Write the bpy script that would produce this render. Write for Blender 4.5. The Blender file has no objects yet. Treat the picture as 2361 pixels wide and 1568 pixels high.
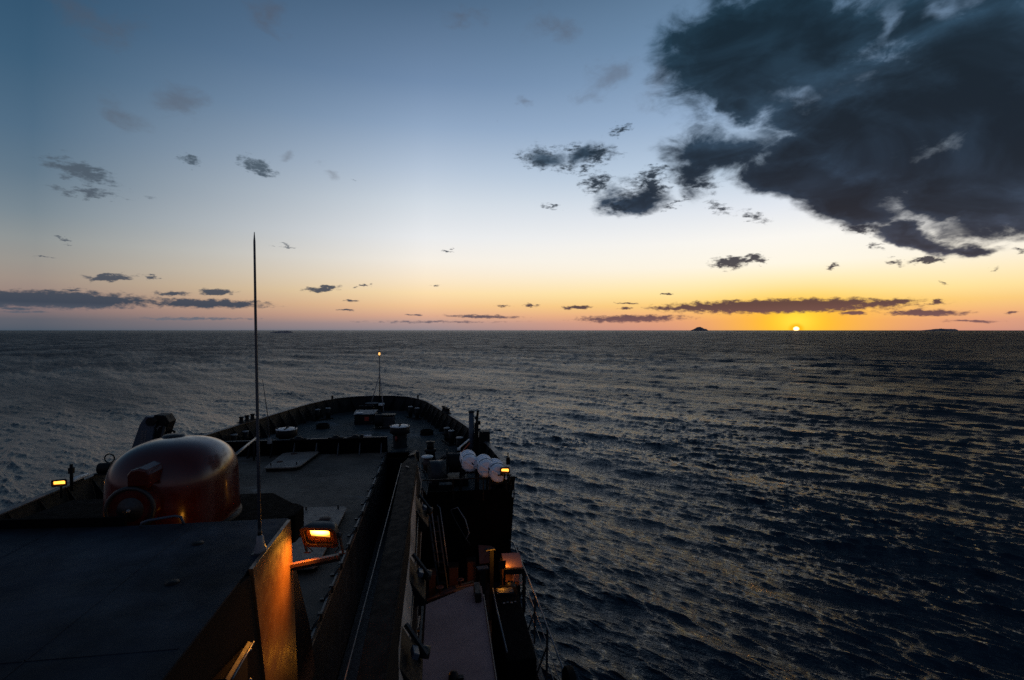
import bpy, bmesh, math, random
import numpy as np
from mathutils import Vector, Matrix

random.seed(7)
S = bpy.context.scene
COL = S.collection
R = math.radians
EYE = 15.0          # height of the wheelhouse camera above the sea, metres

# ------------------------------------------------------------------ camera
cam = bpy.data.cameras.new("camera")
cam.sensor_width = 36.0
cam.lens = 36.0 * 1200 / 2360
cam.clip_start = 0.1
cam.clip_end = 200000
camo = bpy.data.objects.new("camera", cam)
COL.objects.link(camo)
camo.location = (0, 0, EYE)
camo.rotation_euler = (R(90 - 1.098), 0, R(-8.297))
S.camera = camo

# ------------------------------------------------------------------ picture settings
S.view_settings.view_transform = 'Standard'
S.view_settings.look = 'None'
S.view_settings.exposure = 0.0
S.view_settings.gamma = 1.0
S.view_settings.use_curve_mapping = False
S.render.engine = 'CYCLES'
S.cycles.max_bounces = 5
S.cycles.diffuse_bounces = 2
S.cycles.glossy_bounces = 3
S.cycles.transmission_bounces = 2
S.cycles.caustics_reflective = False
S.cycles.sample_clamp_indirect = 4.0
S.cycles.use_denoising = False

# ------------------------------------------------------------------ sky
SUN_AZ, SUN_EL = 36.92, 0.22          # degrees to starboard of the ship's heading, degrees up
world = bpy.data.worlds.new("World")
S.world = world
world.use_nodes = True
NT = world.node_tree
for n in list(NT.nodes):
    NT.nodes.remove(n)


def lin(c):
    return tuple((v / 255 / 12.92 if v / 255 <= 0.04045 else ((v / 255 + 0.055) / 1.055) ** 2.4) for v in c)


class N:
    """tiny node helper"""
    def __init__(self, nt):
        self.nt = nt

    def new(self, kind, **kw):
        n = self.nt.nodes.new(kind)
        for k, v in kw.items():
            setattr(n, k, v)
        return n

    def put(self, sock, v):
        if isinstance(v, bpy.types.NodeSocket):
            self.nt.links.new(v, sock)
        elif v is not None:
            sock.default_value = v

    def m(self, op, a, b=None, c=None, clamp=False):
        n = self.new('ShaderNodeMath', operation=op, use_clamp=clamp)
        for i, v in enumerate((a, b, c)):
            self.put(n.inputs[i], v)
        return n.outputs[0]

    def vm(self, op, a, b=None, c=None):
        n = self.new('ShaderNodeVectorMath', operation=op)
        for i, v in enumerate((a, b, c)):
            self.put(n.inputs[i], v)
        return n.outputs['Value'] if op in ('LENGTH', 'DOT_PRODUCT', 'DISTANCE') else n.outputs[0]

    def mapr(self, v, a, b, c=0.0, d=1.0, kind='SMOOTHSTEP'):
        n = self.new('ShaderNodeMapRange', interpolation_type=kind)
        for i, x in enumerate((v, a, b, c, d)):
            self.put(n.inputs[i], x)
        return n.outputs[0]

    def mix(self, f, a, b, blend='MIX'):
        n = self.new('ShaderNodeMix', data_type='RGBA', blend_type=blend)
        self.put(n.inputs[0], f)
        self.put(n.inputs[6], a if isinstance(a, bpy.types.NodeSocket) else tuple(a) + (1,))
        self.put(n.inputs[7], b if isinstance(b, bpy.types.NodeSocket) else tuple(b) + (1,))
        return n.outputs[2]

    def ramp(self, fac, stops):
        n = self.new('ShaderNodeValToRGB')
        e = n.color_ramp.elements
        while len(e) < len(stops):
            e.new(0.5)
        for k, (p, c) in zip(e, stops):
            k.position = p
            k.color = tuple(c) + (1,)
        self.put(n.inputs[0], fac)
        return n.outputs[0]

    def noise(self, vec, scale, detail=4, rough=0.55, out='Fac', dist=0.0):
        n = self.new('ShaderNodeTexNoise')
        self.put(n.inputs['Vector'], vec)
        n.inputs['Scale'].default_value = scale
        n.inputs['Detail'].default_value = detail
        n.inputs['Roughness'].default_value = rough
        n.inputs['Distortion'].default_value = dist
        return n.outputs[out]


w = N(NT)
tc = w.new('ShaderNodeTexCoord')
dirv = w.vm('NORMALIZE', tc.outputs['Generated'])
sx = w.new('ShaderNodeSeparateXYZ')
w.put(sx.inputs[0], dirv)
DEG = 180 / math.pi
az = w.m('MULTIPLY', w.m('ARCTAN2', sx.outputs[0], sx.outputs[1]), DEG)
el = w.m('MULTIPLY', w.m('ARCSINE', sx.outputs[2]), DEG)
elp = w.m('MAXIMUM', el, 0.0)
rt = w.m('POWER', w.m('DIVIDE', elp, 90.0), 0.5)      # square-root scale: more room near the horizon
daz = w.m('ABSOLUTE', w.m('WRAP', w.m('SUBTRACT', az, SUN_AZ), -180.0, 180.0))


def stops(tab):
    return [((e / 90.0) ** 0.5, lin(c)) for e, c in tab]


near = w.ramp(rt, stops([(0, (226, 150, 122)), (0.9, (238, 162, 116)), (1.7, (248, 186, 114)), (2.6, (253, 208, 112)),
                         (3.6, (255, 229, 150)), (4.9, (255, 239, 190)), (6.5, (253, 247, 229)), (9, (249, 247, 241)),
                         (12, (226, 232, 240)), (16, (186, 206, 226)), (21, (150, 176, 206)), (28, (112, 143, 174)),
                         (38, (70, 98, 126)), (55, (50, 72, 98)), (90, (38, 56, 80))]))
mid = w.ramp(rt, stops([(0, (134, 132, 142)), (0.7, (176, 150, 147)), (1.5, (220, 171, 143)), (2.6, (242, 197, 149)),
                        (4, (251, 221, 172)), (5.5, (250, 231, 202)), (7.5, (246, 239, 228)), (10, (233, 235, 237)),
                        (13.5, (210, 219, 228)), (17, (180, 196, 215)), (21, (144, 167, 195)), (25, (113, 139, 171)),
                        (32, (76, 103, 132)), (45, (56, 82, 110)), (60, (45, 66, 92)), (90, (38, 56, 80))]))
far = w.ramp(rt, stops([(0, (72, 86, 101)), (0.9, (96, 98, 108)), (1.8, (134, 116, 117)), (2.9, (152, 131, 124)),
                        (4.2, (158, 144, 134)), (5.6, (153, 149, 143)), (7.4, (142, 148, 149)), (9.5, (121, 136, 146)),
                        (12.5, (98, 120, 138)), (16, (80, 108, 132)), (21, (60, 93, 120)), (27, (46, 80, 108)),
                        (38, (42, 70, 98)), (55, (40, 62, 88)), (90, (38, 56, 80))]))
grad = w.mix(w.mapr(daz, 2.0, 38.0, 0.0, 1.0, 'LINEAR'), near, mid)
grad = w.mix(w.mapr(daz, 38.0, 71.0, 0.0, 1.0, 'LINEAR'), grad, far)
# the half of the sky away from the sunset falls into dusk blue
back = w.mapr(daz, 75.0, 150.0)
dusk = w.ramp(rt, stops([(0, (112, 110, 128)), (6, (128, 120, 136)), (14, (108, 116, 140)), (30, (74, 94, 124)), (90, (38, 56, 80))]))
grad = w.mix(back, grad, dusk)
# glow round the sun, squashed against the horizon
u1 = w.m('DIVIDE', daz, 7.0)
v1 = w.m('DIVIDE', w.m('SUBTRACT', el, 0.6), 2.9)
g1 = w.m('EXPONENT', w.m('MULTIPLY', w.m('ADD', w.m('POWER', u1, 2.0), w.m('POWER', v1, 2.0)), -1.0))
grad = w.mix(w.m('MULTIPLY', g1, 0.95), grad, lin((255, 192, 20)))
u2 = w.m('DIVIDE', daz, 1.9)
v2 = w.m('DIVIDE', w.m('SUBTRACT', el, 0.9), 1.25)
g2 = w.m('EXPONENT', w.m('MULTIPLY', w.m('ADD', w.m('POWER', u2, 2.0), w.m('POWER', v2, 2.0)), -1.0))
grad = w.mix(w.m('MULTIPLY', g2, 0.9), grad, lin((255, 228, 70)))

# --- clouds: (azimuth, elevation, half width, half height, tilt, weight), all in degrees
BIG_A = [
    (40.1, 19.03, 8.28, 2.59, -20.3, 1.0), (49.6, 10.44, 6.65, 2.55, -13.7, 1.3), (41.2, 11.07, 5.94, 1.56, -19.9, 1.1), (46.3, 8.05, 4.53, 0.73, -12.2, 0.75), (21.0, 13.81, 3.6, 1.57, 0.9, 0.9), (12.3, 18.57, 2.93, 1.01, -8.4, 0.5), (16.1, 18.46, 2.71, 1.0, -6.8, 0.5),
    (41.0, 21.5, 9.0, 4.0, -10, 0.75), (46.0, 24.5, 8.0, 4.0, -10, 0.7), (53.0, 27.0, 8, 5, 0, 0.9), (36.0, 16.8, 7.0, 2.6, -14, 0.8),
    (34.2, 25.6, 11.6, 5.9, -3.6, 1.4), (47.9, 15.7, 14.26, 7.12, -15.8, 1.5), (29.1, 17.83, 5.46, 2.57, -11.0, 0.9), (38.8, 13.3, 10.08, 3.13, -25.6, 1.2),
    (50.5, 20.47, 6.25, 5.8, -16.3, 1.2), (50.7, 9.77, 5.4, 1.67, -16.1, 1.0), 
    (27.1, 15.81, 2.63, 2.01, -23.8, 0.5),
    (45.7, 8.48, 2.45, 0.95, -12.3, 0.8), (49.4, 7.35, 2.48, 0.56, -11.4, 0.7), (31.5, 21.58, 4.54, 1.45, -17.2, 0.8), 
    (43.3, 22.42, 1.36, 3.77, -23.2, 0.5), (41.1, 19.89, 5.12, 1.75, -11.6, 0.9),
    (62, 17, 12, 9, -10, 1.2), (60, 30, 14, 7, 0, 1.2), (45, 36, 12, 6, 0, 1.0),
]
BIG_B = [
    
    
]
FINE_A = [
    (21.0, 13.9, 2.81, 1.26, 0.8, 0.4), (17.5, 15.5, 2.05, 1.14, 11.8, 0.75), (23.4, 14.75, 1.79, 1.27, -13.3, 0.9), (19.6, 12.96, 2.29, 0.62, -2.5, 0.7), (11.8, 18.75, 2.08, 0.74, -10.0, 0.4),
    (14.9, 18.88, 1.72, 0.8, -2.0, 0.4), (17.3, 18.07, 1.95, 0.84, -7.2, 0.65), (10.0, 18.01, 1.42, 0.77, -0.5, 0.45), (14.0, 17.21, 1.88, 0.69, -1.6, 0.45),
    (17.7, 18.47, 2.55, 0.83, -7.3, 0.6), (11.1, 17.62, 1.89, 0.68, -9.9, 0.5), (16.1, 16.84, 1.66, 0.61, 7.1, 0.45), (23.1, 15.91, 3.02, 0.96, 15.5, 0.6), (25.6, 12.97, 2.31, 0.4, 21.5, 0.45), (20.0, 20.47, 1.76, 0.51, 14.4, 0.55),
    (27.5, 14.94, 2.6, 0.98, -19.3, 0.7), (9.5, 18.44, 1.23, 0.42, -0.4, 0.4), (30.0, 12.22, 1.7, 0.65, -24.4, 0.5), (33.2, 11.11, 1.61, 0.56, -20.3, 0.5), (42.0, 9.25, 2.01, 0.46, -11.7, 0.6),
    (30.9, 6.83, 2.11, 0.78, -2.8, 1), (33.2, 7.05, 1.41, 0.68, -3.2, 0.9), (39.7, 5.91, 0.76, 0.28, 8.1, 0.8), (46.8, 5.97, 1.23, 0.37, -4.7, 0.9),
    (44.7, 5.92, 0.74, 0.42, -4.3, 0.6), (45.2, 7.52, 0.73, 0.3, -5.6, 0.6), (43.2, 7.49, 0.61, 0.29, -27.6, 0.4), (51.1, 4.85, 0.41, 0.24, 15.9, 0.5),
    (52.5, 6.32, 0.74, 0.34, -6.1, 0.6), (47.6, 4.05, 0.28, 0.18, 9.6, 0.4), (35.2, 2.34, 13.2, 0.85, -0.0, 1.3), (27.6, 2.29, 5.94, 0.4, -0.8, 1),
    (44.2, 2.47, 2.5, 0.31, 1.9, 1), (41.4, 1.56, 1.41, 0.32, -1.0, 1), (46.5, 1.5, 3.69, 0.34, -1.2, 1.1), (47.3, 2.41, 0.58, 0.3, 4.5, 1),
    (49.6, 0.72, 2.43, 0.14, -0.6, 0.7), (52.1, 1.41, 0.6, 0.17, -1.4, 0.8), (21.0, 1.21, 7.23, 0.51, 0.8, 1.0), (5.0, 1.48, 5.45, 0.24, -0.9, 0.9),
    (15.6, 2.46, 1.97, 0.26, -0.3, 1), (24.9, 3.79, 0.53, 0.23, -1.1, 0.9), (20.5, 2.33, 1.0, 0.19, -0.5, 0.9), (20.8, 2.88, 1.18, 0.14, -0.6, 0.9),
    (10.4, 2.71, 1.14, 0.19, -0.1, 0.9), (-0.2, 0.9, 9.26, 0.19, 0.1, 0.5), (12.5, 13.26, 1.04, 0.31, -8.5, 0.55),
]
FINE_B = [
    (5.0, 1.48, 5.45, 0.24, -0.9, 0.9), (10.4, 2.71, 1.14, 0.19, -0.1, 0.9), (7.3, 2.67, 1.05, 0.14, 0.0, 0.5), (-0.2, 0.9, 9.26, 0.19, 0.1, 0.5),
    (-33.1, 2.5, 8.94, 0.89, 0.8, 1.4), (-21.9, 2.51, 6.41, 0.53, 0.3, 1.2), (-21.2, 3.65, 1.99, 0.41, 2.1, 1.1), (-24.8, 3.35, 1.74, 0.32, 2.2, 1),
    (-29.4, 4.55, 2.16, 0.37, 6.0, 1), (-26.3, 4.74, 1.22, 0.2, -1.6, 0.7), (-31.9, 3.42, 1.11, 0.18, 0.3, 0.8), (-35.3, 1.69, 1.25, 0.14, 1.6, 0.7),
    (-23.0, 1.06, 6.62, 0.16, 0.6, 0.7), (-34.7, 1.46, 1.79, 0.12, 1.4, 0.6), (-11.7, 4.25, 2.02, 0.36, 4.7, 1), (-7.6, 4.66, 0.97, 0.18, 7.5, 0.8),
    (-8.9, 3.05, 0.7, 0.18, 0.9, 0.8), (-9.4, 2.09, 1.13, 0.14, 0.7, 0.8), (-2.3, 1.64, 1.11, 0.14, 0.3, 0.7), (-0.1, 4.8, 0.7, 0.19, -4.3, 0.5),
    (1.1, 8.53, 0.6, 0.33, -18.7, 0.8), (-15.1, 8.54, 1.04, 0.26, -4.9, 0.6), (-32.2, 7.55, 0.76, 0.25, -6.6, 0.7), (-33.6, 6.04, 0.79, 0.12, 0.1, 0.5),
    (-31.1, 13.16, 3.17, 0.93, -10.9, 0.75), (-30.7, 11.55, 2.71, 0.54, 1.7, 0.6), (-23.2, 15.47, 1.22, 0.54, -1.9, 0.7), (-17.7, 15.68, 2.13, 0.82, -19.5, 0.75),
    (-26.4, 11.67, 0.58, 0.19, 2.0, 0.4), (-8.4, 15.23, 0.42, 0.22, -15.5, 0.3),
    
]


HOLES = [
    (43.8, 25.19, 0.96, 2.65, -25.9, 0.8), (48.2, 25.23, 2.08, 1.29, 3.7, 1), (37.3, 21.14, 2.86, 0.62, -21.5, 0.5), (32.2, 19.53, 3.96, 0.87, -27.8, 1.1),
    (47.6, 14.67, 2.42, 0.83, -6.6, 0.45), (41.1, 21.62, 1.84, 0.75, 20.4, 0.25), (28.3, 12.77, 2.62, 1.22, -33.3, 1),
    (47.1, 9.0, 1.76, 0.32, -9.5, 0.6),
]
FAINT = [
    (-30.0, 24.82, 4.2, 1.95, 1.2, 1.0), (12.5, 29.59, 4.1, 2.04, -20.9, 1.0), (-16.5, 28.33, 2.2, 1.45, -6.6, 1.0), (10.0, 23.28, 1.42, 0.63, -0.6, 1.0),
    (18.6, 25.26, 3.84, 1.65, 22.1, 1.0), (-24.5, 19.89, 2.22, 1.86, -10.0, 1.0), (-27.7, 17.82, 1.77, 1.46, -11.0, 1.0), (-15.8, 16.46, 1.04, 0.55, 6.9, 1.0),
    (-11.1, 15.71, 1.1, 0.83, 5.2, 1.0), (24.0, 24.41, 3.25, 1.65, 21.3, 1.0), (6.6, 21.39, 0.47, 0.33, 0.6, 1.0), (2.7, 30.92, 2.8, 1.02, 2.5, 1.0),
    (27.0, 24.43, 2.57, 2.21, -7.2, 1.0),
]

uv = w.new('ShaderNodeCombineXYZ')
w.put(uv.inputs[0], az)
w.put(uv.inputs[1], el)
uvv = uv.outputs[0]
# cloud bodies: slate above, violet grey low down, warmer near the sun
cn = [(0, (150, 112, 105)), (1.2, (104, 78, 84)), (2.6, (70, 55, 66)), (4.5, (64, 62, 72)), (7, (48, 54, 67)), (10, (36, 46, 60)),
      (15, (29, 43, 58)), (22, (28, 44, 58)), (30, (26, 50, 66)), (60, (32, 50, 68)), (90, (32, 50, 68))]
cf = [(0, (104, 112, 124)), (1.0, (104, 108, 120)), (2.3, (56, 68, 84)), (4.5, (72, 78, 90)), (8, (88, 96, 106)),
      (14, (76, 90, 104)), (22, (80, 96, 108)), (30, (78, 94, 106)), (60, (32, 50, 68)), (90, (32, 50, 68))]


def link3(a, b, c):
    n = w.new('ShaderNodeCombineXYZ')
    for s, v in zip(n.inputs, (a, b, c)):
        w.put(s, v)
    return n.outputs[0]


def noise2(vec, scale, loc, rot, detail, rough, dist=0.0):
    q = w.new('ShaderNodeMapping')
    w.put(q.inputs[0], vec)
    q.inputs['Location'].default_value = (loc[0], loc[1], 0)
    q.inputs['Rotation'].default_value = (0, 0, R(rot))
    q.inputs['Scale'].default_value = (scale[0], scale[1], 1)
    n = w.new('ShaderNodeTexNoise', noise_dimensions='2D')
    w.put(n.inputs['Vector'], q.outputs[0])
    n.inputs['Scale'].default_value = 1.0
    n.inputs['Detail'].default_value = detail
    n.inputs['Roughness'].default_value = rough
    n.inputs['Distortion'].default_value = dist
    return n.outputs[0]


def field(table, vec):
    """greatest of many soft ellipses; each waits for the one before so that few values are alive at once"""
    out = None
    for (a, e, rx, ry, tilt, wt) in table:
        q = w.new('ShaderNodeMapping', vector_type='TEXTURE')
        w.put(q.inputs[0], vec if out is None else w.vm('MULTIPLY_ADD', link3(out, 0.0, 0.0), (1e-9, 1e-9, 0), vec))
        q.inputs['Location'].default_value = (a, e, 0)
        q.inputs['Rotation'].default_value = (0, 0, R(tilt))
        q.inputs['Scale'].default_value = (rx, ry, 1)
        t = w.m('MULTIPLY_ADD', w.vm('LENGTH', q.outputs[0]), -wt, wt)
        out = t if out is None else w.m('MAXIMUM', out, t)
    return out


def clouds(base, big, fine, faint, holes, seed):
    body = w.mix(w.mapr(daz, 14.0, 58.0), w.ramp(rt, stops(cn)), w.ramp(rt, stops(cf)))
    b1 = noise2(uvv, (0.16, 0.27), (seed, 1.3), -20, 5, 0.55)
    b2 = noise2(uvv, (0.15, 0.26), (seed + 9.1, 4.4), -20, 5, 0.55)
    vec = w.vm('MULTIPLY_ADD', link3(w.m('SUBTRACT', b1, 0.5), w.m('SUBTRACT', b2, 0.5), 0.0), (5.5, 4.0, 0), uvv)
    nb = noise2(uvv, (0.26, 0.5), (seed + 2.2, 7.7), -18, 7, 0.62, 0.3)
    # thin veils
    fa = w.m('MULTIPLY_ADD', w.m('SUBTRACT', nb, 0.5), 2.2, field(faint, vec))
    out = w.mix(w.mapr(fa, 0.0, 1.3, 0.0, 0.85), base, w.mix(0.5, base, lin((84, 82, 88))))
    if big:
        # large clouds: broad billows, torn edges, wind shear
        fb = field(big, vec)
        db = w.m('MULTIPLY_ADD', w.m('SUBTRACT', nb, 0.44), 0.9, fb)
        ab = w.m('MULTIPLY', w.mapr(db, -0.12, 0.46), w.mapr(fb, -0.32, 0.08))
        hf = w.m('MULTIPLY_ADD', w.m('SUBTRACT', nb, 0.5), 1.6, field(holes, vec))
        ab = w.m('MULTIPLY', ab, w.mapr(hf, 0.0, 1.2, 1.0, 0.40))
        # light shows through where the deck thins
        n3 = noise2(uvv, (0.075, 0.17), (seed + 5.5, 2.1), -22, 5, 0.55, 0.5)
        lum = w.m('MULTIPLY', w.mapr(n3, 0.4, 0.74, 0.78, 1.7), w.mapr(db, 0.25, 0.9, 1.6, 0.85))
        cb = w.vm('SCALE', body)
        w.put(cb.node.inputs['Scale'], lum)
        out = w.mix(ab, out, cb)
    # small ragged clouds, flattened towards the horizon
    f1 = noise2(uvv, (0.8, 1.9), (seed + 1.1, 3.9), 0, 4, 0.6)
    f2 = noise2(uvv, (0.8, 1.9), (seed + 6.1, 8.9), 0, 4, 0.6)
    lift = w.mapr(el, 1.0, 8.0, 0.22, 1.0)
    vec2 = w.vm('MULTIPLY_ADD', link3(w.m('SUBTRACT', f1, 0.5), w.m('MULTIPLY', w.m('SUBTRACT', f2, 0.5), lift), 0.0), (2.2, 1.7, 0), uvv)
    ff = field(fine, vec2)
    nf = noise2(uvv, (1.3, 3.0), (seed + 3.3, 0.7), 0, 5, 0.62)
    df = w.m('MULTIPLY_ADD', w.m('SUBTRACT', nf, 0.5), 1.1, ff)
    af = w.m('MULTIPLY', w.m('MULTIPLY', w.mapr(df, 0.0, 0.6), 0.97), w.mapr(ff, -0.3, 0.1))
    return w.mix(af, out, body)


def shader(col):
    b = w.new('ShaderNodeBackground')
    w.put(b.inputs[0], col)
    return b.outputs[0]


def mixsh(f, a, b):
    n = w.new('ShaderNodeMixShader')
    for s, v in zip(n.inputs, (f, a, b)):
        w.put(s, v)
    return n.outputs[0]


# upper rim of the sun, half sunk
ds = w.m('SQRT', w.m('ADD', w.m('POWER', daz, 2.0), w.m('POWER', w.m('MULTIPLY', w.m('SUBTRACT', el, 0.12), 1.25), 2.0)))
disc = w.mapr(ds, 0.31, 0.16)
halo = w.mapr(ds, 0.85, 0.3, 0.0, 0.85)
grad = w.mix(halo, grad, lin((255, 176, 8)))
grad = w.mix(disc, grad, (3.4, 2.5, 1.1))
EDGE = 5.0
FINE_A += [c for c in FINE_B if c[0] + c[2] + 1 > EDGE and c not in FINE_A]
FINE_B = [c for c in FINE_B if c[0] - c[2] - 1 < EDGE]
east = clouds(grad, BIG_A, FINE_A, [c for c in FAINT if c[0] + c[2] + 3 > EDGE], HOLES, 0.0)
west = clouds(grad, BIG_B, FINE_B, [c for c in FAINT if c[0] - c[2] - 3 < EDGE], None, 0.0)
band = w.m('MULTIPLY', w.m('GREATER_THAN', el, -0.5), w.m('LESS_THAN', el, 46.0))
ina = w.m('MULTIPLY', band, w.m('MULTIPLY', w.m('GREATER_THAN', az, EDGE), w.m('LESS_THAN', az, 85.0)))
inb = w.m('MULTIPLY', band, w.m('MULTIPLY', w.m('LESS_THAN', az, EDGE + 0.0001), w.m('GREATER_THAN', az, -65.0)))
skysh = mixsh(inb, mixsh(ina, shader(grad), shader(east)), shader(west))
# a trace of scattered light from the physical sky model on top
nis = w.new('ShaderNodeTexSky', sky_type='NISHITA')
nis.sun_disc = False
nis.sun_elevation = R(SUN_EL)
nis.sun_rotation = R(SUN_AZ)
bg2 = w.new('ShaderNodeBackground')
w.put(bg2.inputs[0], nis.outputs[0])
bg2.inputs[1].default_value = 0.004
addn = w.new('ShaderNodeAddShader')
NT.links.new(skysh, addn.inputs[0])
NT.links.new(bg2.outputs[0], addn.inputs[1])
outw = w.new('ShaderNodeOutputWorld')
NT.links.new(addn.outputs[0], outw.inputs[0])

# ------------------------------------------------------------------ sun
sl = bpy.data.lights.new("sun", 'SUN')
sl.energy = 0.002
sl.angle = R(0.5)
sl.color = (1.0, 0.42, 0.16)
so = bpy.data.objects.new("sun", sl)
COL.objects.link(so)
sd = Vector((math.sin(R(SUN_AZ)), math.cos(R(SUN_AZ)), math.tan(R(0.8))))
so.rotation_euler = sd.to_track_quat('Z', 'Y').to_euler()
so.location = (0, 0, 40)

# ------------------------------------------------------------------ materials
def principled(name, base, rough=0.6, metal=0.0, spec=0.5, coat=0.0):
    m = bpy.data.materials.new(name)
    m.use_nodes = True
    b = m.node_tree.nodes['Principled BSDF']
    b.inputs['Base Color'].default_value = tuple(base) + (1,)
    b.inputs['Roughness'].default_value = rough
    b.inputs['Metallic'].default_value = metal
    b.inputs['Specular IOR Level'].default_value = spec
    b.inputs['Coat Weight'].default_value = coat
    b.inputs['Coat Roughness'].default_value = 0.12
    return m


def painted(name, base, rough=0.55, vary=0.35, scale=1.3, rust=0.0, bump=0.25, spec=0.4, coat=0.0, metal=0.0, wear=None, grain=40):
    """weathered ship paint: mottled colour, uneven gloss, rust specks, orange-peel relief"""
    m = principled(name, base, rough, metal, spec, coat)
    k = N(m.node_tree)
    b = m.node_tree.nodes['Principled BSDF']
    t = k.new('ShaderNodeTexCoord').outputs['Object']
    n1 = k.noise(t, scale, 6, 0.6)
    n2 = k.noise(t, scale * 6, 4, 0.6)
    lo = tuple(c * (1 - vary) for c in base)
    hi = tuple(min(1, c * (1 + vary)) for c in base)
    c = k.mix(k.mapr(n1, 0.32, 0.68), lo, hi)
    if wear:
        c = k.mix(k.mapr(k.noise(t, scale * 0.6, 8, 0.65, dist=0.6), 0.53, 0.72, 0, wear[1]), c, wear[0])
    if rust:
        c = k.mix(k.mapr(n2, 0.66, 0.74, 0, rust), c, (0.09, 0.028, 0.01))
    k.put(b.inputs['Base Color'], c)
    k.put(b.inputs['Roughness'], k.mapr(n2, 0.3, 0.7, max(0.05, rough - 0.12), min(1, rough + 0.12), 'LINEAR'))
    bp = k.new('ShaderNodeBump')
    bp.inputs['Strength'].default_value = bump
    bp.inputs['Distance'].default_value = 0.004
    k.put(bp.inputs['Height'], k.noise(t, grain, 4, 0.6))
    k.put(b.inputs['Normal'], bp.outputs[0])
    return m


def glow(name, col, strength):
    m = bpy.data.materials.new(name)
    m.use_nodes = True
    nt = m.node_tree
    nt.nodes.clear()
    k = N(nt)
    e = k.new('ShaderNodeEmission')
    e.inputs[0].default_value = tuple(col) + (1,)
    e.inputs[1].default_value = strength
    o = k.new('ShaderNodeOutputMaterial')
    nt.links.new(e.outputs[0], o.inputs[0])
    return m


M = {}
M['hull'] = painted('hull_red_paint', (0.05, 0.012, 0.008), 0.5, rust=0.5)
M['black'] = painted('black_steel_paint', (0.006, 0.006, 0.0065), 0.6, spec=0.15, rust=0.06)
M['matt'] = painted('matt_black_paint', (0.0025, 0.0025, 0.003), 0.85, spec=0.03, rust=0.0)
M['capdisc'] = painted('worn_pale_bollard_cap', (0.2, 0.19, 0.185), 0.5, 0.25, 4.0, 0.4)
M['dark'] = painted('dark_grey_steel_paint', (0.018, 0.018, 0.02), 0.5, spec=0.3, rust=0.12)
M['bulwark'] = painted('bulwark_dark_paint', (0.007, 0.008, 0.0095), 0.6, spec=0.12, rust=0.06)
M['cap'] = painted('worn_grey_rail_paint', (0.06, 0.055, 0.055), 0.5, spec=0.4, rust=0.6)
M['deck'] = painted('dark_green_deck_paint', (0.030, 0.034, 0.034), 0.78, 0.35, 0.5, 0.5, 0.4, 0.15, wear=((0.13, 0.14, 0.15), 0.7))
M['hatchdeck'] = painted('grey_brown_deck_paint', (0.125, 0.092, 0.070), 0.8, 0.3, 0.45, 0.3, 0.4, 0.12, wear=((0.32, 0.29, 0.27), 0.75))
M['roof'] = painted('blue_black_roof_paint', (0.011, 0.0145, 0.021), 0.75, 0.65, 0.5, 0.0, 0.35, 0.12, wear=((0.048, 0.056, 0.070), 0.9))
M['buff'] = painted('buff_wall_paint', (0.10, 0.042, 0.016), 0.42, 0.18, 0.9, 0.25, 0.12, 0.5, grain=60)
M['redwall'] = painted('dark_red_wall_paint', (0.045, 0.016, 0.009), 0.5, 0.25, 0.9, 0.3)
M['shadepaint'] = painted('shade_dark_wall_paint', (0.010, 0.004, 0.0025), 0.7, 0.35, 0.9, 0.1, 0.2, 0.2)  # wall colour darkened to stand in for shade beyond the lamp
M['dome'] = painted('dark_red_gloss_shell', (0.05, 0.0048, 0.002), 0.26, 0.15, 0.8, 0.0, 0.04, 0.3, coat=0.3)
M['boom'] = painted('warm_grey_boom_paint', (0.010, 0.0085, 0.008), 0.75, 0.3, 0.8, 0.2, 0.2, 0.05)
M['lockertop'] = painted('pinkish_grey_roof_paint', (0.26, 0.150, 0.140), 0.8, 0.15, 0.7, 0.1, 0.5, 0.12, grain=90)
M['hatchlid'] = painted('warm_grey_hatch_paint', (0.20, 0.15, 0.12), 0.65, 0.2, 1.0, 0.4, 0.3, 0.3)
M['white'] = painted('white_canister_shell', (0.75, 0.72, 0.74), 0.45, 0.12, 2.0, 0.1, 0.08, 0.4)
M['paleplate'] = painted('pale_lid_paint', (0.55, 0.52, 0.49), 0.5, 0.25, 3.0, 0.4)
M['orange'] = painted('orange_paint', (0.45, 0.07, 0.015), 0.45, 0.2, 2.0)
M['red'] = painted('signal_red_paint', (0.22, 0.02, 0.01), 0.45, 0.2, 2.0)
M['rust'] = painted('rusty_disc', (0.05, 0.018, 0.01), 0.7, 0.3, 5.0)
M['steelblue'] = painted('blue_grey_steel_paint', (0.03, 0.042, 0.06), 0.5, 0.2, 1.0, 0.3)
M['galv'] = painted('galvanised_tube', (0.16, 0.16, 0.165), 0.4, 0.2, 4.0, 0.2, metal=0.4)
M['whip'] = painted('grey_fibreglass_rod', (0.04, 0.045, 0.055), 0.4, 0.1, 3.0)
M['porcelain'] = painted('white_insulator', (0.14, 0.135, 0.14), 0.3, 0.1, 3.0)
M['rubber'] = painted('black_rubber', (0.008, 0.008, 0.008), 0.5, 0.2, 4.0)
M['lettering'] = principled('pale_lettering', (0.10, 0.09, 0.085), 0.6)
M['glass'] = principled('lamp_glass', (0.02, 0.012, 0.004), 0.08)
M['rock'] = painted('island_rock', (0.20, 0.155, 0.15), 0.9, 0.3, 0.01, 0.0, 0.0)  # rock colour lightened in place of distance haze
M['boomlit'] = painted('sky_lit_boom_side_paint', (0.26, 0.225, 0.20), 0.6, 0.35, 0.7, 0.4, 0.2, 0.2)  # boom colour made paler for the side that catches the sunset sky
M['ratlines'] = painted('stay_wire', (0.10, 0.10, 0.105), 0.4, 0.2, 3.0, metal=0.5)


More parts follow.
